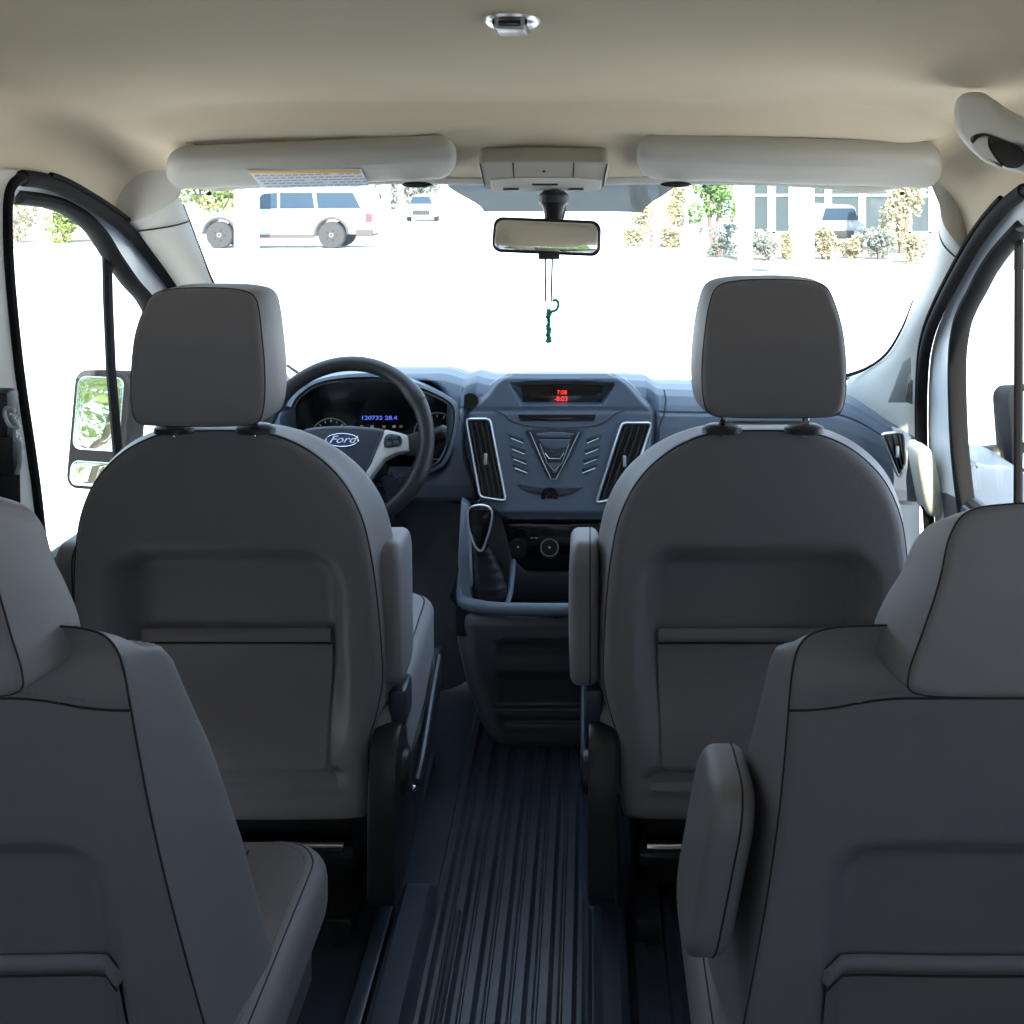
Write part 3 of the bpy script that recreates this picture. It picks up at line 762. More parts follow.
obj('screen_text', text_mb('120732 28.4', .0125, Matrix.Translation(P(379, 418, 2.650)) @ FACE @ Matrix.Diagonal((1.35, 1, 1, 1))), 'blue', lc)
for k, x_ in enumerate((362, 372, 384, 394, 401)): obj('warning_lamp', MB().box(P(x_, 426.5, 2.650), (.0035, .001, .0025)), 'white' if k % 2 else 'amber', lc)

# lower dash: knee panels, heater panel
heat = plate('heater_panel', catmull([Vector(p) for p in ((500, 526), (560, 524), (622, 526), (618, 560), (600, 571), (560, 572), (522, 570), (507, 556))], 4), 'gloss', dash, dep=2.60, t=.04, bev=.004)
def knob(px, py, r, ringm, lab):
    mt = Matrix.Translation(P(px, py, 2.598)) @ Matrix.Rotation(math.pi/2, 4, 'X')
    k = obj('knob', MB().lathe([(r, 0), (r, .012), (r*.92, .016), (r*.8, .016), (r*.78, .013)], 28, mt), 'black', heat)
    obj('knob_ring', MB().tube([P(px, py, 2.580)+Vector((r*.93*math.cos(a), 0, r*.93*math.sin(a))) for a in [i*math.pi/14 for i in range(28)]], .0012, 6, closed=True), ringm, k)
    obj('knob_pointer', MB().box(P(px, py, 2.583)+Vector((0, 0, 0)), (.002, .001, .002)), 'white', k)
knob(518, 547, .021, 'button', 'dark'); knob(549.5, 547.5, .021, 'silver', 'ring')
knob(588, 547, .021, 'button', 'dark')
for x_ in (532, 536): obj('heater_mark', MB().box(P(x_, 538, 2.598), (.003, .001, .0012)), 'ink', heat)
obj('knee_panel', MB().prism(catmull([P(a, b, 2.70) for a, b in ((425, 500), (470, 506), (484, 520), (484, 640), (470, 680), (425, 690), (380, 640), (360, 560), (380, 505))], 3), (0, .03, 0), .006), 'dashlo', dash)
obj('column_shroud', MB().tube([P(372, 470, 2.68), P(372, 500, 2.60), P(385, 545, 2.66)], [.05, .062, .045], 16, ry=.05), 'black', dash)
obj('ignition_panel', MB().prism([P(a, b, 2.53) for a, b in ((380, 478), (392, 474), (402, 484), (398, 494), (386, 496))], (0, .03, 0), .002), 'button', dash)

# steering wheel
wc = P(344, 443, 2.43)
sw = root('steering_wheel', wc, 'black steering wheel with silver spokes and a blue oval badge', 'steering wheel')
tilt = math.radians(27)
def SW(px, py, off=0):
    """point on the tilted wheel plane"""
    nrm = Vector((0, -math.cos(tilt), math.sin(tilt)))
    ray = Vector(((px-VX)/F, 1, -(py-VY)/F)); o = Vector((0, 0, CZ))
    t = (wc-o).dot(nrm)/ray.dot(nrm); return o+ray*t+nrm*off
Rw = .175
nrm = Vector((0, -math.cos(tilt), math.sin(tilt))); up = Vector((0, math.sin(tilt), math.cos(tilt)))
ring = [wc+Vector((1, 0, 0))*Rw*math.cos(a)+up*Rw*math.sin(a) for a in [k*2*math.pi/96 for k in range(96)]]
rad = [.0165+.003*math.exp(-((((k/96*360)+180) % 360-180-35)/9)**2)+.003*math.exp(-((((k/96*360)+180) % 360-180+20)/14)**2) for k in range(96)]
rm = obj('rim', MB().tube(ring, rad, 14, closed=True), 'black', sw)
for a in (30, 150):
    p0 = wc+Vector((1, 0, 0))*Rw*math.cos(math.radians(a))+up*Rw*math.sin(math.radians(a))
    t_ = (-Vector((1, 0, 0))*math.sin(math.radians(a))+up*math.cos(math.radians(a)))
    a_ = t_.cross(nrm)
    obj('rim_seam', MB().tube([p0+a_*.0195*math.cos(k*math.pi/8)+nrm*.0195*math.sin(k*math.pi/8) for k in range(16)], .0009, 5, closed=True), 'seam', rm)
hub = [(305, 434), (318, 430), (345, 428.5), (372, 430), (386, 433.5), (381, 448), (372, 468), (364, 480), (345, 486), (326, 480), (316, 466), (308, 448)]
hb = catmull([SW(a, b, .028) for a, b in hub], 4)
hbm = MB().prism(hb, -nrm*.05, .008, 3); hubo = obj('hub', hbm, 'rail', sw)
for s_ in (1, -1):
    mx = lambda a: 345+s_*(a-345)
    pts = [(386, 432), (400, 435), (409, 438), (410, 453), (398, 455), (386, 461), (376, 474), (368, 486), (362, 481), (372, 468)]
    q = [SW(mx(a), b, .024) for a, b in pts]
    sp = obj('spoke', MB().prism(q, -nrm*.03, .004, 2), 'satin', sw)
    q = catmull([SW(mx(a), b, .027) for a, b in ((388, 438), (402, 439), (403, 448), (396, 450), (386, 450))], 3)
    bp = obj('switch_pad', MB().prism(q, -nrm*.005, .0015), 'button', sp)
    for a, b in ((391, 441), (397, 441), (391, 447), (398, 446)):
        obj('switch', MB().box(SW(mx(a), b, .029), (.005, .002, .0035), bev=.001), 'stack', bp)
    q = [SW(mx(a), b, .008) for a, b in ((405, 436), (428, 430), (430, 455), (405, 456))]
    obj('spoke_root', MB().prism(q, -nrm*.014, .004), 'black', sw)
q = [SW(345+16.5*math.cos(a), 444+6.6*math.sin(a), .031) for a in [k*math.pi/18 for k in range(36)]]
bdg = obj('badge', MB().prism(q, -nrm*.004, .0006), 'badge', hubo)
obj('badge_ring', MB().tube([SW(345+16*math.cos(a), 444+6.4*math.sin(a), .032) for a in [k*math.pi/18 for k in range(36)]], .0009, 6, closed=True), 'chrome', bdg)
obj('badge_script', text_mb('Ford', .0255, Matrix.Translation(SW(345, 443.6, .0318)) @ Matrix.Rotation(math.pi/2-tilt, 4, 'X') @ Matrix.Diagonal((1.12, .85, 1, 1)), .0008, .35), 'white', bdg)
obj('column', MB().tube([wc-nrm*.02, wc-nrm*.12, wc-nrm*.20-Vector((0, 0, .02))], [.045, .05, .06], 16), 'black', sw)
st = obj('stalk', MB().tube([P(405, 452, 2.52), P(430, 440, 2.515), P(437, 434, 2.515)], .006, 10), 'black', sw)
obj('stalk_tip', MB().tube([P(433, 437, 2.515), P(436, 434, 2.513), P(444, 431, 2.51), P(447, 431, 2.51)], [.009, .0135, .0145, .010], 14), 'black', st)

# centre console
con = root('centre_console', (-.07, 2.5, 0), 'dark lower centre console with open tray and moulded bins on the floor', 'console')
CL = [(575, 458), (600, 456), (625, 457), (650, 461), (680, 468), (710, 478), (735, 488), (746, 496)]
def cd(py): return interp([(575, 2.52), (600, 2.43), (612, 2.385), (625, 2.375), (650, 2.385), (700, 2.42), (746, 2.44)], py)
rows = []
for j in range(70):
    py = lerp(612, 748, j/69); l = interp(CL, py); r = 1120-l; row = [P(l-2, py, cd(py)+.35)]
    for i in range(61):
        px = lerp(l, r, i/60); e = min(px-l, r-px)
        off = .05*(1-sm(0, 22, e))**2
        for (y0, y1, x0, x1, dp) in ((640, 662, 492, 628, .020), (672, 704, 494, 626, .030), (716, 726, 500, 620, .014)):
            s = max(y0-py, py-y1, x0-px, px-x1); off += dp*(1-sm(-6, 0, s))
        for yy_ in (708, 733): off += .004*(1-sm(0, 2.0, abs(py-yy_)))
        off += .012*(1-sm(612, 617, py))+.02*sm(742, 748, py)
        row.append(P(px, py, cd(py)+off))
    row.append(P(r+2, py, cd(py)+.35)); rows.append(row)
body = obj('console_body', MB().grid(rows), 'dashlo', con)
# upper tray with raised rim
zt = P(560, 612, 2.39).z
tray = catmull([Vector((p.x, p.y, 0)) for p in [P(464, 585, 2.52), P(462, 605, 2.43), P(470, 614, 2.40), P(500, 618, 2.375), P(560, 620, 2.37), P(620, 618, 2.375), P(650, 614, 2.40), P(658, 605, 2.43), P(656, 585, 2.52)]], 5, False)
rim = MB().tube([Vector((p.x, p.y, zt+.012+.05*sm(2.42, 2.56, p.y))) for p in tray], .014, 10, ry=.012)
obj('tray_rim', rim, 'dash', body)
tf = MB().prism([Vector((p.x, p.y+.006, zt-.055)) for p in tray]+[Vector((P(656, 585, 2.52).x, 2.62, zt-.055)), Vector((P(464, 585, 2.52).x, 2.62, zt-.055))], (0, 0, .006)); obj('tray_floor', tf, 'black', body)
obj('tray_divider', MB().tube([(-.175, 2.38, zt+.006), (-.17, 2.46, zt+.014), (-.17, 2.56, zt+.05)], .008, 8, ry=.006), 'dash', body)
bx = MB().grid([[Vector((x_, y_, z_)) for x_, y_ in ((-.30, 2.62), (-.30, 2.45), (-.28, 2.405), (-.07, 2.38), (.13, 2.405), (.16, 2.45), (.16, 2.62))] for z_ in (zt-.055, zt+.008)])
obj('tray_wall', bx, 'black', body)
obj('console_side', MB().prism([P(a, b, 2.58) for a, b in ((484, 500), (500, 512), (512, 560), (528, 574), (592, 574), (608, 560), (616, 512), (640, 500), (660, 600), (462, 600))][::-1], (0, .015, 0), .003), 'black', body)
for s_ in (1, -1):
    mx = lambda a: a if s_ > 0 else 1120-a
    obj('console_wing', MB().prism([P(mx(a), b, c) for a, b, c in ((461, 500, 2.53), (469, 506, 2.53), (468, 555, 2.50), (469, 585, 2.46), (473, 600, 2.43), (480, 610, 2.41), (470, 616, 2.40), (460, 604, 2.42), (458, 560, 2.48))], (0, .03, 0), .002), 'dash', body)
# gear lever
gl = root('gear_lever', P(490, 605, 2.46), 'black gear lever with a silver-rimmed knob in the centre console', 'gear lever')
bt = [P(490, 612, 2.46), P(490, 590, 2.455), P(488, 572, 2.45), P(484, 556, 2.44), P(481, 546, 2.43)]
boot = MB(); rr_ = [.040, .037, .030, .022, .017]; rws = []
for k in range(25):
    t = k/24*4; i = min(3, int(t)); p = bt[i].lerp(bt[i+1], t-i); rr = lerp(rr_[i], rr_[i+1], t-i)*(1+.05*math.sin(k*1.9))
    rws.append([p+Vector((rr*math.cos(a), rr*math.sin(a)*.8, 0)) for a in [q*math.pi/12 for q in range(24)]])
boot.grid(rws, cv=True); obj('boot', boot, 'black', gl)
ko = catmull([Vector(p) for p in ((468, 512), (472, 507), (480, 505.5), (488, 507), (492, 513), (491, 524), (487, 538), (483, 549), (479, 550.5), (474, 544), (469, 528))], 4)
mb = MB().prism([P(p.x, p.y, 2.405) for p in ko], (0, .035, .005), .007, 3); kb = obj('knob', mb, 'gloss', gl)
obj('knob_rim', MB().tube([P(p.x, p.y, 2.403) for p in ko], .0024, 8, closed=True), 'silver', kb)

# ------------------------------------------------------------------ OVERHEAD THINGS
def visor(name, pts, label, sticker):
    """pts px: left, right, top-left y, top-right y, bottom-left y, bottom-right y"""
    l, r, tl, tr, bl_, br = pts
    rt = root(name, P((l+r)/2, (tl+bl_)/2, 2.16), label, 'sun visor', 'sun visors')
    hx = (r-l)/2; hz = (bl_-tl)/2
    def pl(v):
        px = (l+r)/2+v.x; t = (-v.z/hz+1)/2
        py = lerp(lerp(tl, bl_, t), lerp(tr, br, t), (px-l)/(r-l))
        d = interp([(0, 2.070), (.15, 2.073), (.32, 2.085), (.45, 2.105), (1, 2.225)], t)
        return P(px, py, d)+Vector((0, .6, .8)).normalized()*v.y
    o = rrect(hx, hz, 19, 8)
    mb, rings = pillow([Vector((p.x, p.y)) for p in o], .026, 15, 6, pl, bulb=.002, nin=8, rby=.016, rfy=.009)
    b = obj('visor_panel', mb, 'visor', rt)
    for px_ in ((l+22), (r-22)):
        obj('pivot', MB().tube([pl(Vector((px_-(l+r)/2, .022, hz*.5))), pl(Vector((px_-(l+r)/2, .05, hz*.9)))], .008, 10), 'trim', rt)
    return rt, b, pl
rt, b, pl = visor('sun_visor', (164, 456, 155, 142, 195, 184), 'beige sun visor on the left with a printed warning label', True)
cxv = 310
def vp(px, t, off=-.0035): 
    hz = 20; return pl(Vector((px-cxv, off, hz*(1-2*t))))
stk = obj('warning_label', MB().prism([vp(247, .42), vp(361, .52), vp(369, .93), vp(263, .90)], Vector((0, .0006, .0006))), 'paper', rt, smooth=False)
obj('label_heading', MB().prism([vp(248, .44, -.0046), vp(360, .54, -.0046), vp(361, .60, -.0046), vp(251, .50, -.0046)], Vector((0, .0004, .0004))), 'amber', stk, smooth=False)
ln = MB()
for k in range(5):
    t = .57+k*.068
    for s_ in range(14):
        a = 255+k*3+s_*7.6
        if random.random() < .9: ln.prism([vp(a, t-.01+s_*.003, -.0046), vp(a+random.uniform(4.5, 6.8), t-.01+s_*.003, -.0046), vp(a+6, t+.012+s_*.003, -.0046), vp(a, t+.012+s_*.003, -.0046)], Vector((0, .0003, .0003)))
obj('label_print', ln, 'ink', stk, smooth=False)
obj('visor_clip', MB().sphere(vp(417, .96, -.002), (.030, .006, .006), 8), 'black', rt)
obj('visor_clip', MB().sphere(vp(209, .99, -.002), (.006, .004, .004), 6), 'black', rt)
rt, b, pl = visor('sun_visor', (637, 944, 141, 150, 184, 194), 'plain beige sun visor on the right', False); cxv = 790.5
def vp(px, t, off=-.0035): return pl(Vector((px-cxv, off, 21.5*(1-2*t))))
obj('visor_clip', MB().sphere(vp(676, .96, -.002), (.030, .006, .006), 8), 'black', rt)
obj('visor_clip', MB().sphere(vp(704, .99, -.002), (.004, .003, .003), 6), 'black', rt)
obj('visor_clip', MB().sphere(vp(902, 1.0, -.002), (.005, .004, .004), 6), 'black', rt)

# overhead console
oc = root('overhead_console', P(545, 178, 2.2), 'beige overhead console with map lamps above the mirror', 'overhead console')
def OP(px, py, off=0): return P(px, py, 2.13+.13*(py-160)/32-off)
q = catmull([Vector(p) for p in ((479, 164), (500, 162.5), (545, 162), (590, 162.5), (608, 164), (607, 176), (604, 187), (598, 191), (545, 192.5), (492, 191), (486, 187), (481, 176))], 4)
body = obj('console_shell', MB().prism([OP(p.x, p.y, .004) for p in q], (0, .03, .03), .004, 3), 'visor', oc)
obj('lamp_bar', MB().prism([OP(a, b, .012) for a, b in ((490, 180), (518, 178), (574, 178), (602, 180), (601, 190), (545, 192), (491, 190))], (0, .01, .006), .003), 'trim', body)
for a in ((480, 164, 485, 187), (513, 163, 514, 178), (574, 163, 573, 178), (607, 164, 603, 187)):
    obj('panel_gap', MB().tube([OP(a[0], a[1], .0045), OP(a[2], a[3], .0045)], .0013, 5), 'seam', body)
for a, w_ in ((545, 13), (511, 8), (576, 8)):
    obj('lamp_switch', MB().box(OP(a, 184.5 if w_ > 10 else 189, .0135), (w_*.0019, .003, .0022), bev=.001), 'black', body)
obj('console_screw', MB().sphere(OP(544, 171, .005), .003, 6), 'seam', body)

# dome lamp
dl = root('dome_lamp', (-.087, 1.28, 1.388), 'small oval dome lamp on the ceiling near the camera', 'lamp')
mt = Matrix.Translation((-.087, 1.285, 1.389))
obj('bezel', MB().lathe([(.032, .002), (.031, -.004), (.027, -.008), (.02, -.009)], 36, mt @ Matrix.Diagonal((1, 1.5, 1, 1))), 'silver', dl)
obj('lens', MB().box((-.087, 1.28, 1.379), (.0165, .036, .006), bev=.003), 'lens', dl)
for s_ in (-1, 1): obj('lens_gap', MB().box((-.087+s_*.0178, 1.28, 1.380), (.0012, .034, .003)), 'gloss', dl)
obj('switch', MB().box((-.087, 1.243, 1.378), (.012, .003, .003), bev=.001), 'gloss', dl)

# grab handle above the right door
gh = root('grab_handle', WX(990, 140, .60), 'beige moulded grab handle on the ceiling above the right door', 'grab handle')
gd = lambda px: interp([(950, 1.72), (1060, 1.50)], px)
q = catmull([Vector(p) for p in ((955, 105), (963, 94), (980, 92), (992, 98), (1010, 110), (1030, 119), (1060, 124), (1068, 150), (1064, 178), (1030, 175), (1005, 169), (985, 162), (966, 145), (956, 128))], 5)
mb, rings = pillow(q, .06, 9, 4, lambda v: P(v.x, v.z, gd(v.x)+v.y-.0), bulb=.012, nin=8, rby=.026, rfy=.01,
                   disp=lambda x, z: .028*(1-sm(-8, -1, rb_sdf(x-0.42*(z-150), z, 1012, 153, 36, 12, 11))))
obj('handle_body', mb, 'trim', gh)
hq = catmull([Vector(p) for p in ((971, 139), (977, 134), (988, 134), (1006, 141), (1020, 147), (1026, 157), (1020, 167), (1006, 167), (990, 158), (976, 148))], 4)
hh = obj('handle_hollow', MB().prism([P(p.x, p.y, gd(p.x)-.014) for p in hq], (0, .004, 0)), 'gloss', gh)
hq = catmull([Vector(p) for p in ((973, 146), (980, 138), (988, 137), (989, 146), (996, 158), (1004, 167), (990, 162), (978, 153))], 4)
obj('handle_grip', MB().prism([P(p.x, p.y, gd(p.x)-.018) for p in hq], (0, .008, 0), .003), 'trim', gh)

# rear view mirror with its stem
rm = root('rearview_mirror', P(546, 215, 2.25), 'black framed rearview mirror hanging from the windshield header', 'mirror')
ang = math.radians(-2.2); rmc = P(546.5, 236.5, 2.2)
R3 = Matrix.Translation(rmc) @ Matrix.Rotation(-ang, 4, 'Y') @ Matrix.Rotation(math.radians(-5), 4, 'Z') @ Matrix.Rotation(math.radians(-3.7), 4, 'X')
o = rrect(.1045, .034, .018, 8, top=.985)
mb, rings = pillow(o, .026, .004, .016, lambda v: R3 @ Vector((v.x, v.y-.004, v.z)), nin=5)
hs = obj('mirror_housing', mb, 'gloss', rm)
mb, _ = pillow(rrect(.0985, .0285, .014, 8, top=.985), .003, .001, .001, lambda v: R3 @ Vector((v.x, v.y-.0055, v.z)), nin=3)
obj('mirror_glass', mb, 'mirror', hs)
obj('dip_lever', MB().box(P(549, 256, 2.195), (.020, .008, .006), bev=.002), 'black', hs)
obj('mount_collar', MB().lathe([(.020, 0), (.029, -.008), (.029, -.022), (.022, -.030), (.016, -.055)], 24, Matrix.Translation(P(553.5, 191, 2.24))), 'black', rm)
obj('mirror_stem', MB().tube([P(553.5, 203, 2.24), P(551, 222, 2.235), P(548, 236, 2.225)], [.017, .014, .012], 12), 'black', rm)
obj('sensor_wire', MB().tube([P(564, 196, 2.25), P(565, 210, 2.25), P(562, 222, 2.23)], .002, 6), 'black', rm)

# hanging chain and teal charm
ch = root('hanging_charm', P(549, 300, 2.19), 'teal beaded charm hanging on a thin chain below the rearview mirror', 'charm')
cb = MB()
for a0, a1 in ((545.3, 545.5), (552.3, 551.2)):
    for k in range(26):
        t = k/25; cb.sphere(P(lerp(a0, a1, t), lerp(258, 300, t), 2.188), .0021, 4)
obj('bead_chain', cb, 'seam', ch)
obj('chain_loop', MB().tube(catmull([P(a, b, 2.188) for a, b in ((545.4, 300), (545, 305), (548, 310), (551, 306), (551.2, 300))], 4, False), .0011, 6), 'seam', ch)
bd = MB()
for k in range(11): bd.sphere(P(548.6+.5*math.sin(k*2.2), 311+k*3.0, 2.188), (.0052+.0012*math.sin(k*1.3)+(.0015 if k > 7 else 0), .005, .0042), 6)
obj('bead_strand', bd, 'teal', ch)
obj('teal_ring', MB().tube(catmull([P(a, b, 2.188) for a, b in ((549, 312), (556, 310), (558.5, 304), (556, 300), (552.5, 301))], 5, False), .0028, 8), 'teal', ch)

# seat belt on the left B pillar
bt = root('seat_belt', Vector((-.90, 1.78, .75)), 'black seat belt with its guide loop on the left door pillar', 'seat belt')
obj('belt_guide', MB().box(P(3, 418, 1.78)+Vector((-.012, 0, .0)), (.03, .02, .045), bev=.01), 'black', bt)
obj('guide_loop', MB().tube(catmull([P(a, b, 1.76) for a, b in ((6, 408), (14, 410), (13, 416), (19, 427), (10, 426), (5, 416))], 4), .003, 8, closed=True), 'satin', bt)
obj('guide_clip', MB().tube([P(10, 414, 1.755), P(19, 416, 1.755)], .002, 6), 'chrome', bt)
obj('belt_buckle', MB().box(P(6, 455, 1.77)+Vector((-.005, 0, 0)), (.024, .014, .032), bev=.008), 'black', bt)
obj('buckle_loop', MB().tube(catmull([P(a, b, 1.755) for a, b in ((15, 430), (16, 438), (20, 442), (20, 462), (17, 474))], 4, False), .0035, 8), 'satin', bt)
obj('webbing', MB().tube([P(4, 440, 1.78), P(5, 500, 1.785), (-.905, 1.79, .45), (-.90, 1.82, .1)], .024, 8, ry=.002, up=(1, 0, 0)), 'black', bt)

# wipers
for (pts, lab) in ((((430, 382), (455, 379.5), (492, 376.5)), 'black wiper blade at the foot of the windshield behind the cluster'), (((842, 378), (856, 373), (870, 369)), 'black wiper blade tip in the right corner of the windshield'), (((287, 365), (291, 368), (300, 374)), 'black wiper arm end left of the steering wheel')):
    d_ = 2.97
    wp = root('wiper', P(pts[0][0], pts[0][1], d_), lab, 'wiper', 'windshield wipers')
    obj('wiper_blade', MB().tube([P(a, b, d_) for a, b in pts], .004, 6), 'black', wp)
    obj('wiper_arm', MB().tube([P(a+2, b+2.2, d_+.03) for a, b in pts], .003, 6), 'seal', wp)

# ------------------------------------------------------------------ OUTSIDE MIRRORS
def door_mirror(c, hw_, hh_, yaw, side, label):
    rt = root('door_mirror', c, label, 'mirror', 'door mirrors')
    R_ = Matrix.Translation(c) @ Matrix.Rotation(yaw, 4, 'Z') @ Matrix.Rotation(math.radians(-7.5), 4, 'X')
    mb, _ = pillow(rrect(hw_, hh_, .03, 7), .11, .006, .04, lambda v: R_ @ Vector((v.x*(1-.15*sm(0, .1, v.y)), v.y, v.z)), nin=5)
    hs = obj('housing', mb, 'seal', rt)
    tz = hh_*.28
    mb, _ = pillow(rrect(hw_-.014, (hh_-.014)*.69, .022, 7, 0, tz), .004, .002, .001, lambda v: R_ @ Vector((v.x, v.y-.005, v.z)), nin=3)
    obj('mirror_glass', mb, 'mirror', hs)
    mb, _ = pillow(rrect(hw_-.014, (hh_-.014)*.23, .02, 7, 0, -hh_*.73), .004, .002, .001, lambda v: R_ @ Vector((v.x, v.y-.005, v.z)), nin=3)
    g_ = obj('wide_angle_glass', mb, 'mirror', hs)
    obj('mirror_arm', MB().tube([c+Vector((side*-.02, .06, -hh_*.75)), c+Vector((side*-.16, .06, -hh_*.9))], .03, 10), 'black', rt)
    return rt
door_mirror(P(98, 430, 2.75), .078, .140, math.radians(-14), -1, 'tall black door mirror outside the left window')
door_mirror(P(1040, 428, 2.72), .078, .10, math.radians(14), 1, 'black door mirror at the right picture edge')
obj('arm_cover', MB().prism(catmull([P(a, b, 2.55) for a, b in ((972, 466), (990, 464), (1012, 466), (1030, 480), (1030, 515), (972, 515))], 4), (0, .2, 0), .012), 'dash', bpy.data.objects['door_mirror.001'])

# ------------------------------------------------------------------ THE CAR PARK
def wheel(parent, c, r, wid, ax):
    mt = Matrix.Translation(c) @ Matrix.Rotation(math.pi/2, 4, 'X' if ax == 'y' else 'Y')
    w_ = obj('wheel', MB().lathe([(r*.62, -wid/2), (r*.95, -wid/2), (r, -wid*.3), (r, wid*.3), (r*.95, wid/2), (r*.62, wid/2)], 28, mt), 'tyre', parent)
    mb = MB().lathe([(r*.64, -wid*.46), (r*.60, -wid*.50), (r*.55, -wid*.42), (r*.2, -wid*.46), (r*.16, -wid*.52), (r*.1, -wid*.52), (r*.1, wid*.5), (r*.64, wid*.46)], 28, mt @ Matrix.Scale(-1, 4, (0, 0, 1)))
    rm_ = obj('rim', mb, 'rim', w_)
    hl = MB()
    for k in range(5):
        a = k*2*math.pi/5; e = Vector((math.cos(a)*r*.38, 0, math.sin(a)*r*.38)) if ax == 'y' else Vector((0, math.cos(a)*r*.38, math.sin(a)*r*.38))
        dd = Vector((0, -wid*.48, 0)) if ax == 'y' else Vector((-wid*.48, 0, 0))
        hl.sphere(Vector(c)+e+dd, r*.09, 5)
    obj('rim_hole', hl, 'tyre', w_)
def suv(x0, y, length, label):
    """side view car, nose towards -x"""
    G = -.6; L = length
    rt = root('parked_suv', (x0+L/2, y+.9, G), label, 'car')
    X = lambda u: x0+u*L
    wr = .40
    fx, rx = X(.175), X(.765)
    def arch(cx_): return [(cx_+.5*math.cos(a), G+.42+.5*math.sin(a)) for a in [math.pi*k/10 for k in range(10, -1, -1)]]
    low = [(X(.0), G+.45), (X(.01), G+.38)]+arch(fx)+[(fx+.5, G+.34), (rx-.5, G+.34)]+arch(rx)+[(X(.985), G+.42), (X(1.0), G+.55), (X(.995), G+.95), (X(.985), G+1.16), (X(.90), G+1.20), (X(.30), G+1.18), (X(.285), G+1.15), (X(.04), G+1.02), (X(.005), G+.85)]
    seen = []; 
    for p in low:
        if not seen or (abs(p[0]-seen[-1][0])+abs(p[1]-seen[-1][1])) > 1e-3: seen.append(p)
    body = obj('body', MB().prism([(a, y, b) for a, b in seen][::-1], (0, 1.85, 0), .05), 'carwhite', rt)
    cab = [(X(.29), G+1.16), (X(.40), G+1.72), (X(.46), G+1.80), (X(.90), G+1.80), (X(.95), G+1.70), (X(.992), G+1.12)]
    mb = MB().prism([(a, y+.10, b) for a, b in cab][::-1], (0, 1.65, 0), .04); obj('cabin', mb, 'carwhite', body)
    for nm, ps in (('side_window', [(.315, 1.18), (.405, 1.63), (.475, 1.66), (.475, 1.18)]), ('side_window', [(.49, 1.19), (.49, 1.66), (.66, 1.66), (.672, 1.19)]), ('side_window', [(.69, 1.20), (.68, 1.66), (.875, 1.66), (.915, 1.20)])):
        obj(nm, MB().prism([(X(a), y+.088, G+b) for a, b in ps], (0, .01, 0)), 'carglass', body)
    obj('rear_window', MB().prism([(X(a), y+.20, G+b) for a, b in ((.945, 1.22), (.925, 1.66), (.94, 1.66), (.985, 1.22))], (0, 1.4, 0)), 'carglass', body)
    obj('windscreen', MB().prism([(X(a)-.02, y+.20, G+b) for a, b in ((.30, 1.2), (.40, 1.68), (.405, 1.68), (.31, 1.2))], (0, 1.4, 0)), 'carglass', body)
    obj('tail_lamp', MB().box((X(.962), y-.004, G+.92), (.10, .02, .13), bev=.01), 'tail', body)
    obj('wing_mirror', MB().box((X(.325), y-.10, G+1.15), (.08, .08, .11), bev=.03), 'carglass', body)
    obj('running_board', MB().box(((fx+rx)/2, y-.02, G+.36), ((rx-fx)/2-.5, .05, .05), bev=.01), 'cartrim', body)
    obj('rear_bumper', MB().box((X(.94), y+.4, G+.46), (.26, .45, .10), bev=.03), 'cartrim', body)
    obj('roof_rack', MB().tube([(X(.5), y+.25, G+1.86), (X(.9), y+.25, G+1.86)], .025, 8), 'cartrim', body)
    for s in (1, 0):
        for c in (fx, rx): wheel(rt, (c, y+.10 if s else y+1.75, G+wr), wr, .26, 'y')
    for c in (fx, rx):
        obj('arch_trim', MB().tube([(c+.49*math.cos(a), y-.005, G+.42+.49*math.sin(a)) for a in [math.pi*k/14 for k in range(15)]], .035, 6), 'cartrim', body)
    return rt
sx0 = (186-VX)/F*34.2
suv(sx0, 34.2, (376-186)/F*34.2, 'white estate car parked side-on at the left of the windshield')

def front_car(c, label, m='carwhite', s=1.0):
    rt = root('parked_car', c, label, 'car', 'cars parked far off')
    pf = [(-.85, .25), (-.9, .6), (-.82, .85), (-.62, .92), (-.5, 1.38), (-.3, 1.45), (.3, 1.45), (.5, 1.38), (.62, .92), (.82, .85), (.9, .6), (.85, .25)]
    b = obj('body', MB().prism([(c[0]+a*s, c[1], c[2]+z*s) for a, z in pf], (0, 4.2, 0), .06), m, rt)
    obj('windscreen', MB().prism([(c[0]+a*s, c[1]-.02, c[2]+z*s) for a, z in ((-.60, .95), (-.47, 1.34), (.47, 1.34), (.60, .95))], (0, .03, 0)), 'carglass', b)
    obj('grille', MB().box((c[0], c[1]-.02, c[2]+.48*s), (.45*s, .03, .12*s), bev=.02), 'tyre', b)
    for q in (-.68, .68):
        obj('headlamp', MB().sphere((c[0]+q*s, c[1], c[2]+.66*s), (.15, .06, .08), 6), 'lens', b)
        wheel(rt, (c[0]+q*1.1*s, c[1]+.7, c[2]+.32), .32, .22, 'x')
front_car(Vector(((421-VX)/F*62, 62, -.6)), 'small pale car facing the camera far behind the shade band')
front_car(Vector(((840-VX)/F*34.0, 34.0, -.6)), 'pale car added in place of a reflection in the building windows', s=.9)  # car added where the panes only hold reflected shapes

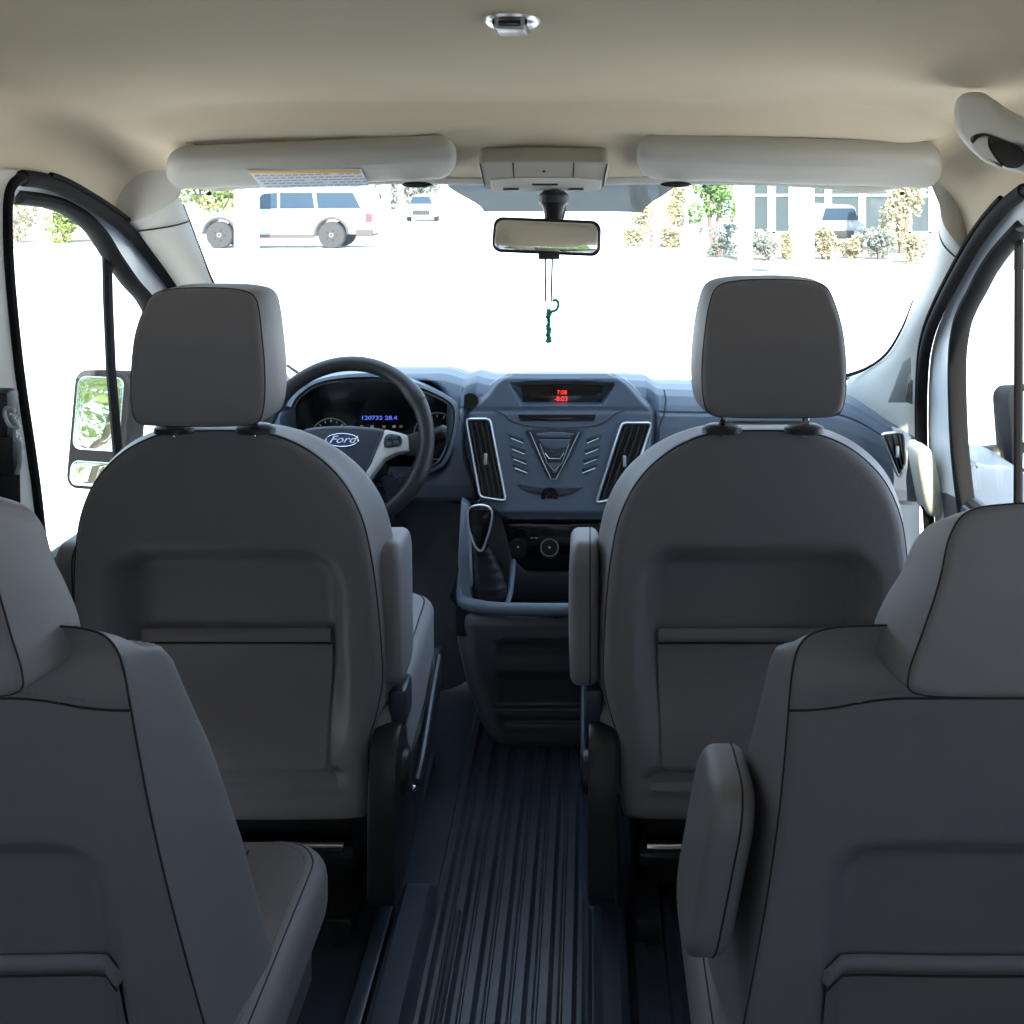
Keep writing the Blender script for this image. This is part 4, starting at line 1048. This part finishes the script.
# buildings
bl = root('office_building', ((820-VX)/F*40, 43, -.6), 'pale building with tall glass panes beyond the planting', 'building')
x0, x1 = (735-VX)/F*40, (1010-VX)/F*40
obj('facade', MB().box(((x0+x1)/2, 43, 1.9), ((x1-x0)/2, 2.5, 2.5)), 'wall', bl, smooth=False)
for (a, b_) in ((753, 769), (774, 790), (812, 826), (830, 860), (864, 888), (910, 930)):
    w0, w1 = (a-VX)/F*40.4, (b_-VX)/F*40.4
    p_ = obj('window', MB().box(((w0+w1)/2, 40.46, 1.0), ((w1-w0)/2, .04, 1.35)), 'pane', bl, smooth=False)
    fr = MB()
    fr.box(((w0+w1)/2, 40.40, -.38), ((w1-w0)/2+.05, .05, .06)); fr.box(((w0+w1)/2, 40.40, .95), ((w1-w0)/2, .04, .035))
    for q in (w0, w1): fr.box((q, 40.40, 1.0), (.05, .05, 1.4))
    obj('window_frame', fr, 'wall', p_, smooth=False)
obj('roof_edge', MB().box(((x0+x1)/2, 42.6, 4.5), ((x1-x0)/2+.4, 3.2, .15)), 'wall', bl, smooth=False)
# pale posts
for px_, py_, wpx, lab in ((745, 262, 13, 'white post in front of the building left of its windows'), (803, 284, 19, 'thicker white post nearest the van, right of the other post'), (247, 252, 20, 'white pillar hiding the nose of the parked estate car'), (386, 236, 8, 'thin white post right of the parked estate car'), (401, 232, 5, 'very thin white post between the estate car and the small car')):
    d_ = 1.8*F/(py_-VY); w_ = wpx/F*d_/2
    rt = root('white_post', ((px_-VX)/F*d_, d_, -.6), lab, 'post', 'white posts in the car park')
    obj('shaft', MB().box(((px_-VX)/F*d_, d_, .9), (w_, w_, 1.5), bev=.02), 'paint', rt)
    obj('foot', MB().box(((px_-VX)/F*d_, d_, -.56), (w_*1.05, w_*1.05, .04), bev=.01), 'concrete', rt)
# planting bed
bed = [((x-VX)/F*d, d, -.595) for x, d in ((620, 33), (700, 25.5), (800, 24.5), (935, 24.5), (1100, 26), (1100, 38), (760, 38), (640, 36))]
struct('ground_2', MB().prism([Vector(p) for p in bed], (0, 0, .015)), 'mulch', smooth=False)
bed = [((x-VX)/F*d, d, -.595) for x, d in ((-120, 33), (10, 34), (120, 36), (170, 38), (160, 44), (-120, 44))]
struct('ground_3', MB().prism([Vector(p) for p in bed], (0, 0, .015)), 'mulch', smooth=False)
def shrub(name, c, r, n, size, m, label, cat, group, trunk=0):
    rt = root(name, c, label, cat, group)
    mb = MB(); cl_ = [(Vector((random.gauss(0, .45), random.gauss(0, .45), random.uniform(-.6, .8))), random.uniform(.3, .55)) for _ in range(14)]
    for _ in range(n):
        o_, rr = random.choice(cl_)
        d_ = Vector((random.gauss(0, 1), random.gauss(0, 1), random.gauss(0, 1))).normalized()*rr*random.uniform(.7, 1)
        q = o_+d_; q = Vector((max(-1, min(1, q.x))*r[0], max(-1, min(1, q.y))*r[1], max(-1, min(1, q.z))*r[2]))+Vector(c)+Vector((0, 0, r[2]+trunk))
        a = Vector((random.gauss(0, 1), random.gauss(0, 1), random.gauss(0, 1))).normalized(); b_ = a.orthogonal().normalized()
        s = size*random.uniform(.6, 1.3)
        mb.add([q-a*s, q+b_*s*.45, q+a*s, q-b_*s*.45], [(0, 1, 2, 3)])
    obj('foliage', mb, m, rt, smooth=False)
    stm = MB()
    for k in range(3 if trunk else 6):
        a = k*2.1
        stm.tube([Vector(c)+Vector((.04*math.cos(a), .04*math.sin(a), -.02)), Vector(c)+Vector((r[0]*.4*math.cos(a), r[1]*.4*math.sin(a), trunk+r[2]*1.1))], .03 if not trunk else .06, 5)
    obj('stem', stm, 'bark', rt)
    return rt
def at(px, py, h_=0):
    d_ = 1.8*F/(py-VY); return ((px-VX)/F*d_, d_, -.6)
GS = 'low shrubs in the planting bed by the building'
for px_, py_, rx_, rz_, m, lab in (
    (720, 258, .48, .42, 'leafp', 'grey-green low shrub left of the first white post'),
    (766, 261, .36, .38, 'leafp', 'grey-green low shrub right of the first white post'),
    (788, 260, .18, .33, 'leafd', 'dry low shrub just left of the thick white post'),
    (824, 260, .36, .42, 'leafd', 'dry low shrub just right of the thick white post'),
    (852, 259, .32, .36, 'leafd', 'dry wide low shrub below the building windows'),
    (880, 260, .34, .40, 'leafp', 'greyish low shrub below the right building pane'),
    (912, 264, .4, .38, 'leafd', 'dry low shrub near the right pillar of the van'),
    (632, 246, .45, .35, 'leafd', 'dry low shrub farthest left in the bed'),
    (668, 248, .5, .35, 'leafd', 'dry low shrub under the round green tree')):
    shrub('low_shrub', at(px_, py_), (rx_, rx_*.7, rz_), 1100, .055, m, lab, 'shrub', GS)
shrub('tree', at(712, 244), (.75, .75, .9), 2600, .09, 'leafg', 'round bright green tree left of the building', 'tree', None, trunk=.6)
shrub('tall_bush', at(902, 254), (.6, .6, 1.6), 3000, .08, 'leafd', 'tall pale yellow-green bush by the right windshield corner', 'bush', None, trunk=.2)
shrub('tall_bush', at(641, 241), (.45, .5, 1.4), 2200, .09, 'leafd', 'tall dry yellow bush right of the shade band', 'bush', None, trunk=.2)
shrub('tall_bush', at(675, 241), (.5, .5, 1.3), 1800, .09, 'leafd', 'tall dry bush between the yellow bush and the green tree', 'bush', None, trunk=.2)
shrub('bush', at(212, 236), (1.7, 1.2, 1.0), 2600, .12, 'leafy', 'green bush behind the bonnet of the parked estate car', 'bush', None, trunk=.5)
shrub('bush', at(412, 216), (2.4, 1.6, 1.5), 2200, .2, 'leafp', 'pale grey-green trees behind the small distant car', 'bush', None, trunk=.3)
for px_, py_, rx_, rz_, m, lab in ((18, 243, .6, .75, 'leafd', 'dry bush at the left edge of the left window'), (66, 243, .78, .82, 'leafy', 'yellow-green bush in the middle of the left window'), (104, 241, .25, .3, 'leafd', 'low dry bush beside the window divider'), (-22, 243, .6, .9, 'leafy', 'bush beyond the left picture edge')):
    shrub('bush', at(px_, py_), (rx_, .6, rz_), 2600, .06, m, lab, 'bush', 'bushes seen through the left window')
# trees behind the van that show in the mirrors
for k, (x_, y_) in enumerate(((-12.5, -6.5), (-20, -4.5), (-16, -14), (-6, -26), (14, -20))):
    shrub('tree', (x_, y_, -.6), (3.2, 3.2, 2.6), 12000, .11, 'leafy' if k % 2 == 0 else 'leafg', 'leafy green tree reflected in the left door mirror' if k < 4 else 'leafy green tree behind the van on the right', 'tree', 'trees behind the van', trunk=.3)
# worn tar lines on the ground
for a, b_, lab in (((565, 275), (640, 279), 'thin tar line on the ground right of the charm'), ((640, 268), (700, 283), 'slanting tar line on the ground left of the right headrest'), ((700, 271), (742, 271), 'short tar line on the ground beyond the right headrest')):
    p0 = Vector(at(*a)); p1 = Vector(at(*b_)); s = (p1-p0).normalized().cross(Vector((0, 0, 1)))*.06
    q = [p0-s, p1-s, p1+s, p0+s]
    tag(obj('tar_line', MB().prism([v+Vector((0, 0, .002)) for v in q], (0, 0, .003)), 'oil', smooth=False), lab, 'tar line', 'tar lines on the ground')
